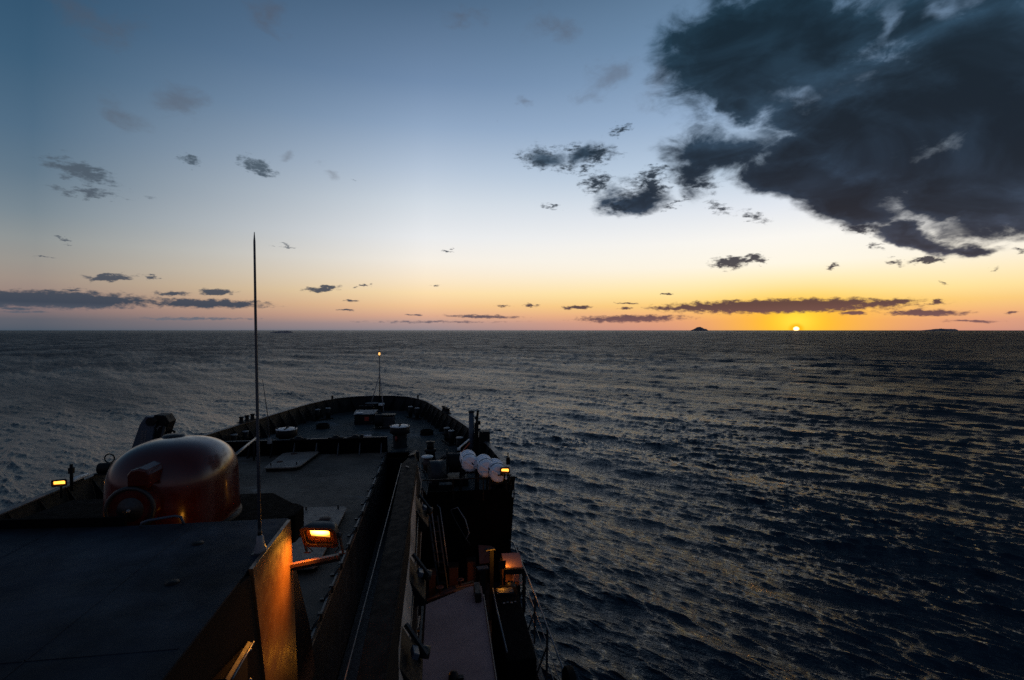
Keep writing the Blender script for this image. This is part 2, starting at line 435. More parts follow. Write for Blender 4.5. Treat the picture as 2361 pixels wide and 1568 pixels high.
# ------------------------------------------------------------------ mesh helper
class MB:
    def __init__(self):
        self.v, self.f, self.s = [], [], []

    def add(self, vs, fs, smooth=False):
        o = len(self.v)
        self.v += [tuple(p) for p in vs]
        self.f += [tuple(i + o for i in f) for f in fs]
        self.s += [smooth] * len(fs)
        return self

    def box(self, c, size, rot=(0, 0, 0)):
        from mathutils import Euler
        m = Euler(rot).to_matrix()
        hx, hy, hz = size[0] / 2, size[1] / 2, size[2] / 2
        vs = [Vector(c) + m @ Vector((x * hx, y * hy, z * hz)) for x in (-1, 1) for y in (-1, 1) for z in (-1, 1)]
        return self.add(vs, [(0, 1, 3, 2), (4, 6, 7, 5), (0, 4, 5, 1), (2, 3, 7, 6), (0, 2, 6, 4), (1, 5, 7, 3)])

    def bar(self, a, b, wd, ht, up=(0, 0, 1)):
        """rectangular bar from a to b"""
        a, b = Vector(a), Vector(b)
        d = (b - a).normalized()
        sdv = d.cross(Vector(up))
        if sdv.length < 1e-4:
            sdv = d.cross(Vector((1, 0, 0)))
        sdv.normalize()
        u = sdv.cross(d).normalized()
        vs = []
        for p in (a, b):
            for (i, j) in ((-1, -1), (1, -1), (1, 1), (-1, 1)):
                vs.append(p + sdv * (i * wd / 2) + u * (j * ht / 2))
        return self.add(vs, [(3, 2, 1, 0), (4, 5, 6, 7), (0, 1, 5, 4), (1, 2, 6, 5), (2, 3, 7, 6), (3, 0, 4, 7)])

    def cyl(self, a, b, r0, r1=None, n=16, caps=True):
        r1 = r0 if r1 is None else r1
        a, b = Vector(a), Vector(b)
        d = (b - a).normalized()
        x = d.orthogonal().normalized()
        y = d.cross(x)
        vs = []
        for p, r in ((a, r0), (b, r1)):
            for i in range(n):
                t = 2 * math.pi * i / n
                vs.append(p + (x * math.cos(t) + y * math.sin(t)) * r)
        self.add(vs, [(i, (i + 1) % n, n + (i + 1) % n, n + i) for i in range(n)], True)
        if caps:
            o = len(self.v) - 2 * n
            self.f += [tuple(o + i for i in reversed(range(n))), tuple(o + n + i for i in range(n))]
            self.s += [False, False]
        return self

    def tube(self, pts, r, n=8):
        pts = [Vector(p) for p in pts]
        vs, fs = [], []
        x = None
        for i, p in enumerate(pts):
            d = ((pts[min(i + 1, len(pts) - 1)] - pts[max(i - 1, 0)])).normalized()
            x = d.orthogonal().normalized() if x is None else (x - d * x.dot(d)).normalized()
            y = d.cross(x)
            rr = r[i] if isinstance(r, (list, tuple)) else r
            for j in range(n):
                t = 2 * math.pi * j / n
                vs.append(p + (x * math.cos(t) + y * math.sin(t)) * rr)
        for i in range(len(pts) - 1):
            for j in range(n):
                fs.append((i * n + j, i * n + (j + 1) % n, (i + 1) * n + (j + 1) % n, (i + 1) * n + j))
        self.add(vs, fs, True)
        o = len(self.v) - len(vs)
        self.f += [tuple(o + j for j in reversed(range(n))), tuple(o + len(vs) - n + j for j in range(n))]
        self.s += [False, False]
        return self

    def lathe(self, prof, c, axis=(0, 0, 1), n=24, smooth=True):
        """profile of (radius, distance along axis)"""
        d = Vector(axis).normalized()
        x = d.orthogonal().normalized()
        y = d.cross(x)
        c = Vector(c)
        vs, fs = [], []
        for (r, h) in prof:
            for j in range(n):
                t = 2 * math.pi * j / n
                vs.append(c + d * h + (x * math.cos(t) + y * math.sin(t)) * max(r, 1e-4))
        for i in range(len(prof) - 1):
            for j in range(n):
                fs.append((i * n + j, i * n + (j + 1) % n, (i + 1) * n + (j + 1) % n, (i + 1) * n + j))
        return self.add(vs, fs, smooth)

    def prism(self, poly, z0, z1):
        """closed prism over an xy polygon (counter-clockwise)"""
        n = len(poly)
        vs = [(p[0], p[1], z0) for p in poly] + [(p[0], p[1], z1) for p in poly]
        fs = [tuple(reversed(range(n))), tuple(range(n, 2 * n))] + [(i, (i + 1) % n, n + (i + 1) % n, n + i) for i in range(n)]
        return self.add(vs, fs)

    def plate(self, poly, thick):
        """closed slab from a planar 3-D polygon pushed along its normal"""
        ps = [Vector(p) for p in poly]
        nrm = (ps[1] - ps[0]).cross(ps[2] - ps[1]).normalized() * thick
        n = len(ps)
        vs = [p - nrm for p in ps] + ps
        fs = [tuple(reversed(range(n))), tuple(range(n, 2 * n))] + [(i, (i + 1) % n, n + (i + 1) % n, n + i) for i in range(n)]
        return self.add(vs, fs)

    def build(self, name, mat, parent=None, bevel=0.0, seg=2, origin=None):
        o = parent
        org = Vector((0, 0, 0))
        while o is not None:
            org = org + o.location
            o = o.parent
        if parent is None and origin is not None:
            org = Vector(origin)
        me = bpy.data.meshes.new(name)
        me.from_pydata([tuple(Vector(p) - org) for p in self.v], [], self.f)
        me.polygons.foreach_set('use_smooth', self.s)
        me.materials.append(mat)
        me.update()
        ob = bpy.data.objects.new(name, me)
        COL.objects.link(ob)
        if parent is not None:
            ob.parent = parent
        elif origin is not None:
            ob.location = origin
        if bevel:
            bm = bmesh.new()
            bm.from_mesh(me)
            bmesh.ops.recalc_face_normals(bm, faces=bm.faces)
            es = [e for e in bm.edges if len(e.link_faces) == 2 and e.calc_face_angle(0) > R(40)]
            bmesh.ops.bevel(bm, geom=es, offset=bevel, segments=seg, affect='EDGES', profile=0.6, clamp_overlap=True)
            bm.to_mesh(me)
            bm.free()
        return ob


def tag(o, label=None, cat=None, group=None, kind=None):
    if label:
        o['label'] = label
    if cat:
        o['category'] = cat
    if group:
        o['group'] = group
    if kind:
        o['kind'] = kind
    return o


def thing(name, label, cat, loc, group=None):
    o = bpy.data.objects.new(name, None)
    o.empty_display_size = 0.3
    COL.objects.link(o)
    o.location = loc
    return tag(o, label, cat, group)


def copy_tree(o, loc=None, rotz=None, label=None, parent=None):
    c = o.copy()
    COL.objects.link(c)
    c.parent = parent
    if loc is not None:
        c.location = loc
    if rotz is not None:
        c.rotation_euler.z = rotz
    if label:
        c['label'] = label
    for ch in list(o.children):
        if ch.name in COL.objects:
            copy_tree(ch, parent=c)
    return c


# ------------------------------------------------------------------ sea
def make_sea():
    rng = np.random.default_rng(11)
    f = 520.7
    azc = 8.297
    a = np.concatenate([np.arange(-180, -48, 4.0), np.linspace(-48, 48, 1050), np.arange(52, 180, 4.0)]) + azc
    py = np.arange(372, 3.0, -0.62)
    d = f * EYE / py
    d = np.concatenate([[2.0, 6, 10, 14, 17, 19, 20.2], d, d[-1] * np.geomspace(1.06, 11.5, 40)])
    nr, na = len(d), len(a)
    A_, D_ = np.meshgrid(np.radians(a), d)
    # rows are stretched off axis so that they stay level with the horizon ahead
    x = D_ * np.sin(A_)
    y = D_ * np.cos(A_)
    z = np.zeros_like(x)
    dx = np.zeros_like(x)
    dy = np.zeros_like(x)
    nw = 150
    lam = np.geomspace(0.28, 26, nw)
    wind = R(53)
    dr = np.gradient(D_, axis=0)
    # far out only waves broad enough for the mesh columns are kept, and they are raised so that their faces stay steep
    lmin = np.maximum(0.25, D_ * 0.0045)
    var = np.zeros_like(x)
    # gusts: slowly varying patches where the short waves are taller or flatter
    env = np.zeros_like(x)
    for i in range(14):
        L = rng.uniform(7, 45)
        th = rng.uniform(0, 6.283)
        env += np.cos(2 * math.pi / L * (math.sin(th) * x + math.cos(th) * y) + rng.uniform(0, 6.283))
    env = np.clip(1.0 + 0.11 * env, 0.65, 1.4)
    for i, L in enumerate(lam):
        th = wind + rng.normal(0, R(21) if L < 4 else R(13))
        s = (0.048 if L < 1.1 else 0.034) * (1.0 if L < 1.8 else (1.8 / L) ** 0.52)
        amp = s * L / (2 * math.pi) * rng.uniform(0.6, 1.4)
        k = 2 * math.pi / L
        kx, ky = math.sin(th), math.cos(th)
        ph = k * (kx * x + ky * y) + rng.uniform(0, 6.283)
        keep = np.clip((L / lmin - 0.7) / 0.6, 0, 1) * amp
        if L < 3.2:
            keep = keep * env
        c = np.cos(ph)
        z += keep * c
        var += keep ** 2 / 2
        chop = 1.25 if L > 0.8 else 0.7
        cs = keep * np.sin(ph) * chop
        dx -= kx * cs
        dy -= ky * cs
    near = np.clip((260 - D_) / 120, 0, 1)
    rms = np.sqrt(var) + 1e-6
    want = np.minimum(0.085 * dr * 0.75, 0.34)
    z *= np.maximum(1.0, want / rms)
    z *= np.clip((2600 - D_) / 1500, 0, 1)
    x = x + dx * near
    y = y + dy * near
    co = np.stack([x, y, z], -1).reshape(-1, 3).astype(np.float32)
    i0 = np.arange(nr - 1)[:, None] * na
    j0 = np.arange(na)[None, :]
    j1 = (j0 + 1) % na
    q = np.stack([i0 + j0, i0 + na + j0, i0 + na + j1, i0 + j1], -1).reshape(-1, 4)
    me = bpy.data.meshes.new('sea')
    nf = len(q)
    me.vertices.add(len(co))
    me.vertices.foreach_set('co', co.ravel())
    me.loops.add(nf * 4)
    me.loops.foreach_set('vertex_index', q.ravel().astype(np.int32))
    me.polygons.add(nf)
    me.polygons.foreach_set('loop_start', (np.arange(nf) * 4).astype(np.int32))
    me.polygons.foreach_set('use_smooth', np.ones(nf, dtype=bool))
    me.update(calc_edges=True)
    m = principled('sea_water', (0.003, 0.009, 0.018), 0.09, spec=0.5)
    b = m.node_tree.nodes['Principled BSDF']
    b.inputs['IOR'].default_value = 1.33
    k = N(m.node_tree)
    t = k.new('ShaderNodeTexCoord').outputs['Object']
    q1 = k.new('ShaderNodeMapping', vector_type='TEXTURE')
    k.put(q1.inputs[0], t)
    q1.inputs['Rotation'].default_value = (0, 0, R(-53))
    q1.inputs['Scale'].default_value = (2.6, 1.0, 1.0)
    far = k.vm('LENGTH', t)
    h = k.m('ADD', k.noise(q1.outputs[0], 2.4, 5, 0.66), k.m('MULTIPLY', k.noise(q1.outputs[0], 0.7, 3, 0.5), 1.2))
    # swell that the mesh is too coarse to carry out towards the horizon
    q2 = k.new('ShaderNodeMapping', vector_type='TEXTURE')
    k.put(q2.inputs[0], t)
    q2.inputs['Rotation'].default_value = (0, 0, R(-40))
    q2.inputs['Scale'].default_value = (2.2, 1.0, 1.0)
    h2 = k.m('MULTIPLY', k.noise(q2.outputs[0], 0.09, 5, 0.7), k.mapr(far, 60.0, 350.0, 0.0, 9.0))
    h4 = k.m('MULTIPLY', k.noise(q2.outputs[0], 0.55, 4, 0.65), k.mapr(far, 35.0, 140.0, 0.0, 1.8))
    h3 = k.m('MULTIPLY', k.noise(q2.outputs[0], 0.02, 5, 0.7), k.mapr(far, 200.0, 900.0, 0.0, 34.0))
    h = k.m('ADD', k.m('ADD', k.m('ADD', h, h2), h3), h4)
    bp = k.new('ShaderNodeBump')
    bp.inputs['Strength'].default_value = 0.9
    bp.inputs['Distance'].default_value = 0.22
    k.put(bp.inputs['Height'], h)
    k.put(b.inputs['Normal'], bp.outputs[0])
    k.put(b.inputs['Specular IOR Level'], k.mapr(far, 25.0, 130.0, 0.5, 0.10, 'LINEAR'))
    b.inputs['Specular Tint'].default_value = (0.78, 0.92, 1.0, 1)
    # waves too small to model further out are carried by the microfacet roughness; gusts ruffle it in patches
    rr = k.m('ADD', k.mapr(far, 20.0, 130.0, 0.05, 0.31, 'LINEAR'), k.mapr(far, 130.0, 420.0, 0.0, 0.17, 'LINEAR'))
    rr = k.m('SUBTRACT', rr, k.mapr(far, 1500.0, 5000.0, 0.0, 0.08))
    gust = k.mapr(k.noise(q2.outputs[0], 0.035, 4, 0.6), 0.35, 0.65, 0.82, 1.18)
    k.put(b.inputs['Roughness'], k.m('MULTIPLY', rr, gust))
    me.materials.append(m)
    o = bpy.data.objects.new('sea', me)
    COL.objects.link(o)
    tag(o, kind='structure')


make_sea()

# ------------------------------------------------------------------ islands on the horizon
def island(label, az_deg, dist, length, height, prof, seed):
    rng = random.Random(seed)
    a = R(az_deg)
    c = Vector((math.sin(a) * dist, math.cos(a) * dist, 0))
    ex = Vector((math.cos(a), -math.sin(a), 0))
    ey = Vector((math.sin(a), math.cos(a), 0))
    nx, ny = 60, 9
    mb = MB()
    vs = []
    for i in range(nx + 1):
        u = i / nx
        # outline of the island along its length
        for k in range(len(prof) - 1):
            if prof[k][0] <= u <= prof[k + 1][0]:
                t = (u - prof[k][0]) / (prof[k + 1][0] - prof[k][0])
                h = prof[k][1] * (1 - t) + prof[k + 1][1] * t
                break
        for j in range(ny + 1):
            v = j / ny * 2 - 1
            zz = height * h * max(0.0, 1 - abs(v) ** 2.2) * (1 + rng.uniform(-0.09, 0.09)) - 1.0
            vs.append(c + ex * ((u - 0.5) * length + rng.uniform(-0.3, 0.3) * length / nx)
                      + ey * (v * length * 0.35) + Vector((0, 0, zz)))
    fs = [(i * (ny + 1) + j, (i + 1) * (ny + 1) + j, (i + 1) * (ny + 1) + j + 1, i * (ny + 1) + j + 1)
          for i in range(nx) for j in range(ny)]
    mb.add(vs, fs)
    o = mb.build('island', M['rock'], origin=tuple(c))
    tag(o, label, 'island')


island('humped dark rocky island on the horizon left of the setting sun', 28.1, 9000, 290, 66,
       [(0, 0), (0.08, 0.25), (0.22, 0.5), (0.32, 0.78), (0.42, 1.0), (0.58, 0.96), (0.72, 0.62), (0.78, 0.5), (0.84, 0.55), (0.93, 0.25), (1, 0)], 3)
island('long low grey island on the horizon far right of the setting sun', 47.45, 12000, 620, 42,
       [(0, 0), (0.12, 0.2), (0.3, 0.45), (0.5, 0.85), (0.62, 1.0), (0.75, 0.85), (0.92, 0.8), (0.97, 0.5), (1, 0)], 5)
island('flat black rock lying low in the water to port, left of the bow', -15.55, 2900, 112, 12.5,
       [(0, 0), (0.06, 0.4), (0.2, 0.65), (0.4, 0.9), (0.55, 0.8), (0.7, 1.0), (0.85, 0.75), (0.95, 0.4), (1, 0)], 9)


# ------------------------------------------------------------------ the ship
CX = -5.02
Z_FORE, Z_TOP, Z_WELL = 8.35, 9.5, 5.65
HALF = [(9, 7.93), (14, 7.95), (17, 7.95), (19.05, 7.93), (20, 7.92), (22, 7.82), (24, 7.65), (25.6, 7.45), (28, 7.12), (30, 6.78), (32, 6.35),
        (34, 5.87), (36, 5.42), (38, 4.98), (40.3, 4.42), (42.2, 3.66), (43.4, 2.85), (44.1, 2.15), (44.4, 1.6), (44.55, 0.8), (44.6, 0.0)]


def half(y):
    for (y0, w0), (y1, w1) in zip(HALF, HALF[1:]):
        if y0 <= y <= y1:
            return w0 + (w1 - w0) * (y - y0) / (y1 - y0)
    return HALF[0][1] if y < HALF[0][0] else 0.0


def outline(inset=0.0, y_star=19.05, y_port=9.0):
    """points round the forecastle, starboard aft -> bow -> port aft"""
    st = [(CX + max(0, w_ - inset), y_ - (inset if w_ < 2.3 else 0)) for y_, w_ in HALF if y_ >= y_star]
    pt = [(CX - max(0, w_ - inset), y_ - (inset if w_ < 2.3 else 0)) for y_, w_ in reversed(HALF) if y_ >= y_port]
    return st + pt[1:]


ship = thing('ship', 'dark steel ship seen from its wheelhouse, bow pointing out to sea', 'ship', (CX, 20, 0))


def wall_strip(path_a, za, path_b, zb, thick=0.05):
    """two-sided wall between an upper and a lower path, thickened inwards"""
    mb = MB()
    n = len(path_a)
    def off(path):
        res = []
        for i, p in enumerate(path):
            a = Vector(path[max(0, i - 1)]); b = Vector(path[min(n - 1, i + 1)])
            d = (b - a); d = Vector((d.x, d.y)).normalized()
            res.append((p[0] - d.y * thick, p[1] + d.x * thick))
        return res
    ia, ib = off(path_a), off(path_b)
    vs = [(p[0], p[1], za) for p in path_a] + [(p[0], p[1], zb) for p in path_b] + \
         [(p[0], p[1], za) for p in ia] + [(p[0], p[1], zb) for p in ib]
    fs = []
    for i in range(n - 1):
        fs += [(i, i + 1, n + i + 1, n + i), (2 * n + i + 1, 2 * n + i, 3 * n + i, 3 * n + i + 1),
               (i + 1, i, 2 * n + i, 2 * n + i + 1), (n + i, n + i + 1, 3 * n + i + 1, 3 * n + i)]
    fs += [(0, n, 3 * n, 2 * n), (n - 1, 3 * n - 1, 4 * n - 1, 2 * n - 1)]
    mb.add(vs, fs)
    return mb


top = outline(0.0)
base = outline(0.24)
# hull below the deck edge, narrowing to the waterline
low = [(CX + (x - CX) * (0.93 if y < 25 else 0.93 - 0.45 * (y - 25) / 20), y - max(0, (y - 25)) * 0.10) for x, y in base]
wall_strip(base, Z_FORE - 0.01, low, -3.0, 0.06).build('hull', M['hull'], ship)
blw = wall_strip(top, Z_TOP, base, Z_FORE - 0.01, 0.02).build('bulwark', M['bulwark'], ship)
# flat cap rail along the top of the bulwark
cap = MB()
ci, co_ = outline(0.17), outline(-0.07)
n = len(ci)
vs = [(p[0], p[1], Z_TOP + 0.003) for p in co_] + [(p[0], p[1], Z_TOP + 0.003) for p in ci] + \
     [(p[0], p[1], Z_TOP + 0.045) for p in co_] + [(p[0], p[1], Z_TOP + 0.045) for p in ci]
fs = []
for i in range(n - 1):
    fs += [(2 * n + i, 2 * n + i + 1, 3 * n + i + 1, 3 * n + i), (i + 1, i, n + i, n + i + 1),
           (i, i + 1, 2 * n + i + 1, 2 * n + i), (n + i + 1, n + i, 3 * n + i, 3 * n + i + 1)]
cap.add(vs, fs)
cap.build('cap_rail', M['cap'], ship)

# stiffener ribs on the inner face of the bulwark, each a sub-part
rib_mesh = None
pts_t, pts_b = outline(0.06), outline(0.62)
acc, nxt = 0.0, 0.4
for i in range(len(top) - 1):
    a, b = Vector(top[i]), Vector(top[i + 1])
    L = (b - a).length
    while nxt <= acc + L:
        t = (nxt - acc) / L
        pt = Vector(outline(0.05)[i]).lerp(Vector(outline(0.05)[i + 1]), t)
        pb = Vector(outline(0.62)[i]).lerp(Vector(outline(0.62)[i + 1]), t)
        pm = Vector(outline(0.28)[i]).lerp(Vector(outline(0.28)[i + 1]), t)
        d = (b - a).normalized() * 0.02
        mb = MB()
        tri = [(pt.x, pt.y, Z_TOP - 0.03), (pm.x, pm.y, Z_FORE + 0.004), (pb.x, pb.y, Z_FORE + 0.004), (pb.x, pb.y, Z_FORE + 0.1),
               (pm.x * 0.5 + pb.x * 0.5, pm.y * 0.5 + pb.y * 0.5, Z_FORE + 0.5)]
        f1 = [(x - d.x, y - d.y, z) for x, y, z in tri]
        f2 = [(x + d.x, y + d.y, z) for x, y, z in tri]
        mb.add(f1 + f2, [(0, 1, 2, 3, 4), (9, 8, 7, 6, 5), (0, 5, 6, 1), (1, 6, 7, 2), (2, 7, 8, 3), (3, 8, 9, 4), (4, 9, 5, 0)])
        mb.build('rib', M['bulwark'], blw)
        nxt += 1.25
    acc += L

# ---- decks
def strip_deck(rows, z, thick=0.06):
    """deck from rows of (y, x left, x right)"""
    mb = MB()
    vs, fs = [], []
    for y, x0, x1 in rows:
        vs += [(x0, y, z), (x1, y, z), (x0, y, z - thick), (x1, y, z - thick)]
    for i in range(len(rows) - 1):
        o, p = 4 * i, 4 * i + 4
        fs += [(o, o + 1, p + 1, p), (o + 2, p + 2, p + 3, o + 3), (o, p, p + 2, o + 2), (o + 1, o + 3, p + 3, p + 1)]
    e = 4 * (len(rows) - 1)
    fs += [(0, 2, 3, 1), (e, e + 1, e + 3, e + 2)]
    return mb.add(vs, fs)


YB = 28.9      # breakwater
XH = -2.62     # starboard edge of the hatch deck
ys = [YB + 0.06] + [y for y, _ in HALF if y > YB + 0.5 and y < 44.5]
strip_deck([(y, CX - half(y) + 0.26, CX + half(y) - 0.26) for y in ys], Z_FORE).build('foredeck', M['deck'], ship)
ys = [19.05, 20, 22, 24, 25.6, YB + 0.055]
strip_deck([(y, -1.2 if y < 27.5 else -1.2, CX + half(y) - 0.26) for y in ys], Z_FORE - 0.004).build('side_deck', M['deck'], ship)
ys = [9, 14, 19.05, 22, 25.6, YB + 0.055]
strip_deck([(y, CX - half(y) + 0.26, -10.52) for y in ys], Z_FORE - 0.004).build('side_deck', M['hatchdeck'], ship)
hd = strip_deck([(9.0, -10.5, XH), (14, -10.5, XH), (20, -10.5, XH), (YB - 0.07, -10.5, XH - 0.03)], Z_FORE + 0.012, 0.1).build('hatch_deck', M['hatchdeck'], ship)
MB().box((XH - 0.05, 18.9, 7.0), (0.06, 19.8, 2.5)).build('hatch_coaming', M['dark'], ship)
strip_deck([(3.0, XH - 0.02, 2.72), (19.0, XH - 0.02, 2.72), (19.05, XH - 0.02, -1.2), (YB - 1.0, XH - 0.02, -1.2)], Z_WELL).build('well_deck', M['dark'], ship)
# forecastle break: bulkhead facing aft, with the solid weather screen above it
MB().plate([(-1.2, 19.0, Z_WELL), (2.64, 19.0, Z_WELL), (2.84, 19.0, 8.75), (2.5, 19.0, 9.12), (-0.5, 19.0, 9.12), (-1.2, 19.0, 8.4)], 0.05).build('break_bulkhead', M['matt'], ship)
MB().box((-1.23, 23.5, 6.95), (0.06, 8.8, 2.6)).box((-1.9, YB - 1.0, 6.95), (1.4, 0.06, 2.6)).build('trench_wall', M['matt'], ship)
# starboard side of the hull abreast the well deck
MB().plate([(2.72, 19.0, Z_WELL + 0.12), (2.72, 3.0, Z_WELL + 0.12), (2.4, 3.0, -3), (2.4, 19.0, -3)], 0.05).build('hull_side', M['hull'], ship)

# ---- breakwater across the forward end of the hatch deck, ribs on its after face
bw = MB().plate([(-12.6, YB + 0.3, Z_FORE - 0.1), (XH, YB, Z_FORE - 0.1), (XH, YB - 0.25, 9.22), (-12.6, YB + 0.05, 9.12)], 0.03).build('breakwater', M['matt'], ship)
MB().bar((-12.6, YB + 0.05, 9.16), (XH, YB - 0.25, 9.24), 0.12, 0.05).build('breakwater_rail', M['dark'], ship)
for i in range(9):
    x = -11.9 + i * 1.12
    MB().plate([(x - 0.02, YB - 0.02, 9.1), (x - 0.02, YB - 0.02, Z_FORE + 0.02), (x - 0.02, YB - 0.55, Z_FORE + 0.02)], 0.04).build('rib', M['cap' if i > 3 else 'bulwark'], bw)

# ---- lugs (drop-nose pins) along the starboard edge of the hatch deck
lug0 = None
for i, y in enumerate([12.3, 13.6, 14.9, 16.2, 17.6, 19.1, 20.7, 22.4, 24.2, 26.1, 28.0]):
    if lug0 is None:
        lug0 = MB().box((XH - 0.02, y, Z_FORE + 0.10), (0.10, 0.12, 0.18)).tube([(XH - 0.02, y, Z_FORE + 0.16), (XH - 0.03, y - 0.2, Z_FORE + 0.13), (XH - 0.10, y - 0.42, Z_FORE + 0.06)], 0.03, 6) \
            .box((XH - 0.12, y - 0.42, Z_FORE + 0.045), (0.18, 0.08, 0.05)).build('cleat', M['dark'], hd)
    else:
        c = lug0.copy()
        COL.objects.link(c)
        c.parent = hd
        c.location.y = y - 12.3
MB().bar((XH - 0.04, 9.2, Z_FORE + 0.045), (XH - 0.07, YB - 0.4, Z_FORE + 0.045), 0.05, 0.06).build('edge_rail', M['cap'], hd)

# ---- deckhouse under the wheelhouse: roof, side wall, front
XW = -2.16
MB().prism([(-9.5, 2.0), (XW - 0.02, 2.0), (XW - 0.02, 8.1), (-4.2, 8.1), (-9.5, 8.5)], 12.175, 12.2).build('roof', M['roof'], ship)
MB().bar((-9.5, 8.52, 12.25), (-4.4, 8.12, 12.25), 0.05, 0.16).build('roof_coaming', M['matt'], ship)
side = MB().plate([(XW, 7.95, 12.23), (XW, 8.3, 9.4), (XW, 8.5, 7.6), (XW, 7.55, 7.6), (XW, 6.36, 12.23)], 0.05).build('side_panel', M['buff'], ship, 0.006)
# aft of the seam the wall is turned inboard and coloured darker to read as unlit
MB().plate([(XW - 0.02, 6.345, 12.16), (XW - 0.02, 7.535, 7.6), (XW - 1.2, 1.0, 7.6), (XW - 1.2, 1.0, 12.16)], 0.05).build('side_panel', M['shadepaint'], ship, 0.006)
# raked front of the house stands a little inboard of the lit panels
MB().plate([(XW - 0.22, 7.9, 12.0), (XW - 0.22, 9.05, 11.05), (XW - 0.22, 10.0, 9.5), (XW - 0.22, 10.4, 8.4), (XW - 0.22, 7.9, 8.4)], 0.05).build('front_cheek', M['redwall'], ship)
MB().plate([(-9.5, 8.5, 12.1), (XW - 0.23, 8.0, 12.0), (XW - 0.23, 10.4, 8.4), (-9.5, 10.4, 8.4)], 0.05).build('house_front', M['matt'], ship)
# dark platform on which the red housing stands
MB().prism([(-7.6, 8.6), (-4.2, 8.2), (-2.5, 9.7), (-2.46, 10.16), (-2.64, 10.36), (-2.7, 10.37), (-3.28, 11.1), (-7.0, 11.2)], 11.2, 11.7).build('housing_platform', M['matt'], ship, 0.02)
for x, y in ((-2.9, 6.2), (-4.6, 5.6), (-3.1, 7.3), (-5.6, 6.6)):
    MB().lathe([(0.07, 0), (0.07, 0.012), (0.03, 0.02), (0, 0.022)], (x, y, 12.2), n=14).build('deck_socket', M['black'], ship)
for x in (-3.45, -5.3, -7.1):
    MB().bar((x, 2.0, 12.2005), (x, 8.1, 12.2005), 0.016, 0.008).build('weld_seam', M['roof'], ship)
MB().bar((-9.4, 4.9, 12.2005), (-2.25, 4.9, 12.2005), 0.016, 0.008).build('weld_seam', M['roof'], ship)
# handle rail on the roof edge by the platform
MB().tube([(-4.15, 8.0, 12.2), (-4.13, 8.0, 12.27), (-4.05, 8.0, 12.30), (-3.72, 8.05, 12.33), (-3.64, 8.05, 12.31), (-3.6, 8.05, 12.2)], 0.018, 8).build('grab_rail', M['steelblue'], ship)

# door-side box with a grab handle low on the near side panel
dbx = thing('vent_box', 'narrow dark vent box with bright edged hood on the amber wall', 'vent', (XW, 6.0, 10.6))
MB().box((XW - 0.38, 5.98, 10.65), (0.80, 0.56, 1.45)).build('casing', M['shadepaint'], dbx, 0.02)
MB().plate([(XW + 0.05, 6.30, 11.385), (XW + 0.05, 5.64, 11.385), (XW - 0.0, 5.64, 11.41), (XW - 0.0, 6.30, 11.41)], 0.015).build('hood', M['redwall'], dbx, 0.006)
MB().tube([(XW + 0.07, 5.66, 11.40), (XW + 0.09, 5.70, 11.44), (XW + 0.09, 6.24, 11.44), (XW + 0.07, 6.29, 11.40)], 0.012, 8).build('handle', M['galv'], dbx)
for y, z in ((6.33, 11.3), (6.33, 10.95), (6.33, 10.6), (6.33, 10.25)):
    MB().lathe([(0.0, 0.03), (0.016, 0.02), (0.02, 0.0)], (XW + 0.012, y, z), (1, 0, 0), 8).build('bolt', M['galv'], dbx)


# ------------------------------------------------------------------ red rounded housing on the platform
def superdome(c, rx, ry, h, nz=22, na=64, p=2.6):
    vs, fs = [], []
    straight = 0.45
    prof = []
    for i in range(nz + 1):
        t = i / nz
        if t < 0.3:
            prof.append((1.03 - 0.03 * t / 0.3, straight * t / 0.3))
        else:
            a = (t - 0.3) / 0.7 * math.pi / 2
            prof.append((math.cos(a) ** (2 / 2.5), straight + (1 - straight) * math.sin(a) ** (2 / 2.7)))
    for r, hh in prof:
        for j in range(na):
            a = 2 * math.pi * j / na
            ca, sa = math.cos(a), math.sin(a)
            vs.append((c[0] + rx * max(r, 0.002) * math.copysign(abs(ca) ** (2 / p), ca),
                       c[1] + ry * max(r, 0.002) * math.copysign(abs(sa) ** (2 / p), sa), c[2] + hh * h))
    for i in range(nz):
        for j in range(na):
            fs.append((i * na + j, i * na + (j + 1) % na, (i + 1) * na + (j + 1) % na, (i + 1) * na + j))
    return MB().add(vs, fs, True)


hs = thing('domed_housing', 'dark red glossy dome shaped housing with a round duct on its face', 'housing', (-4.75, 9.75, 11.7))
superdome((-4.50, 9.8, 11.7), 0.92, 0.97, 1.42).build('shell', M['dome'], hs)
MB().lathe([(1.02, 0), (1.02, 0.06), (0.85, 0.06)], (-4.50, 9.8, 11.7), n=48).build('base_flange', M['black'], hs)
dc = Vector((-4.62, 8.75, 12.26))
ax = Vector((0.05, -1, 0.02)).normalized()
dr = MB().cyl(dc - ax * 0.5, dc + ax * 0.12, 0.36, 0.335, 40).build('duct', M['dome'], hs, 0.015)
MB().lathe([(0.27, 0.0), (0.345, 0.0), (0.36, 0.025), (0.345, 0.05), (0.31, 0.055), (0.295, 0.03)], dc + ax * 0.10, ax, 48).build('rim', M['rubber'], dr)
MB().lathe([(0.0, 0.05), (0.06, 0.055), (0.09, 0.03), (0.17, 0.01), (0.185, 0.0)], dc + ax * 0.122, ax, 32).build('hub', M['rubber'], dr)
MB().lathe([(0.0, 0.035), (0.02, 0.03), (0.03, 0.0)], dc + ax * 0.172, ax, 12).build('bolt', M['galv'], dr)
cw = MB()
cc_ = Vector((-4.50, 8.85, 12.76))
prof = [(-0.16, -0.15), (0.16, -0.15), (0.16, 0.03), (0.11, 0.10), (0, 0.13), (-0.11, 0.10), (-0.16, 0.03)]
f1 = [(cc_.x + x, cc_.y - 0.22, cc_.z + z) for x, z in prof]
f2 = [(cc_.x + x * 1.1 + 0.05, cc_.y + 0.26, cc_.z + z * 0.98 + 0.03) for x, z in prof]
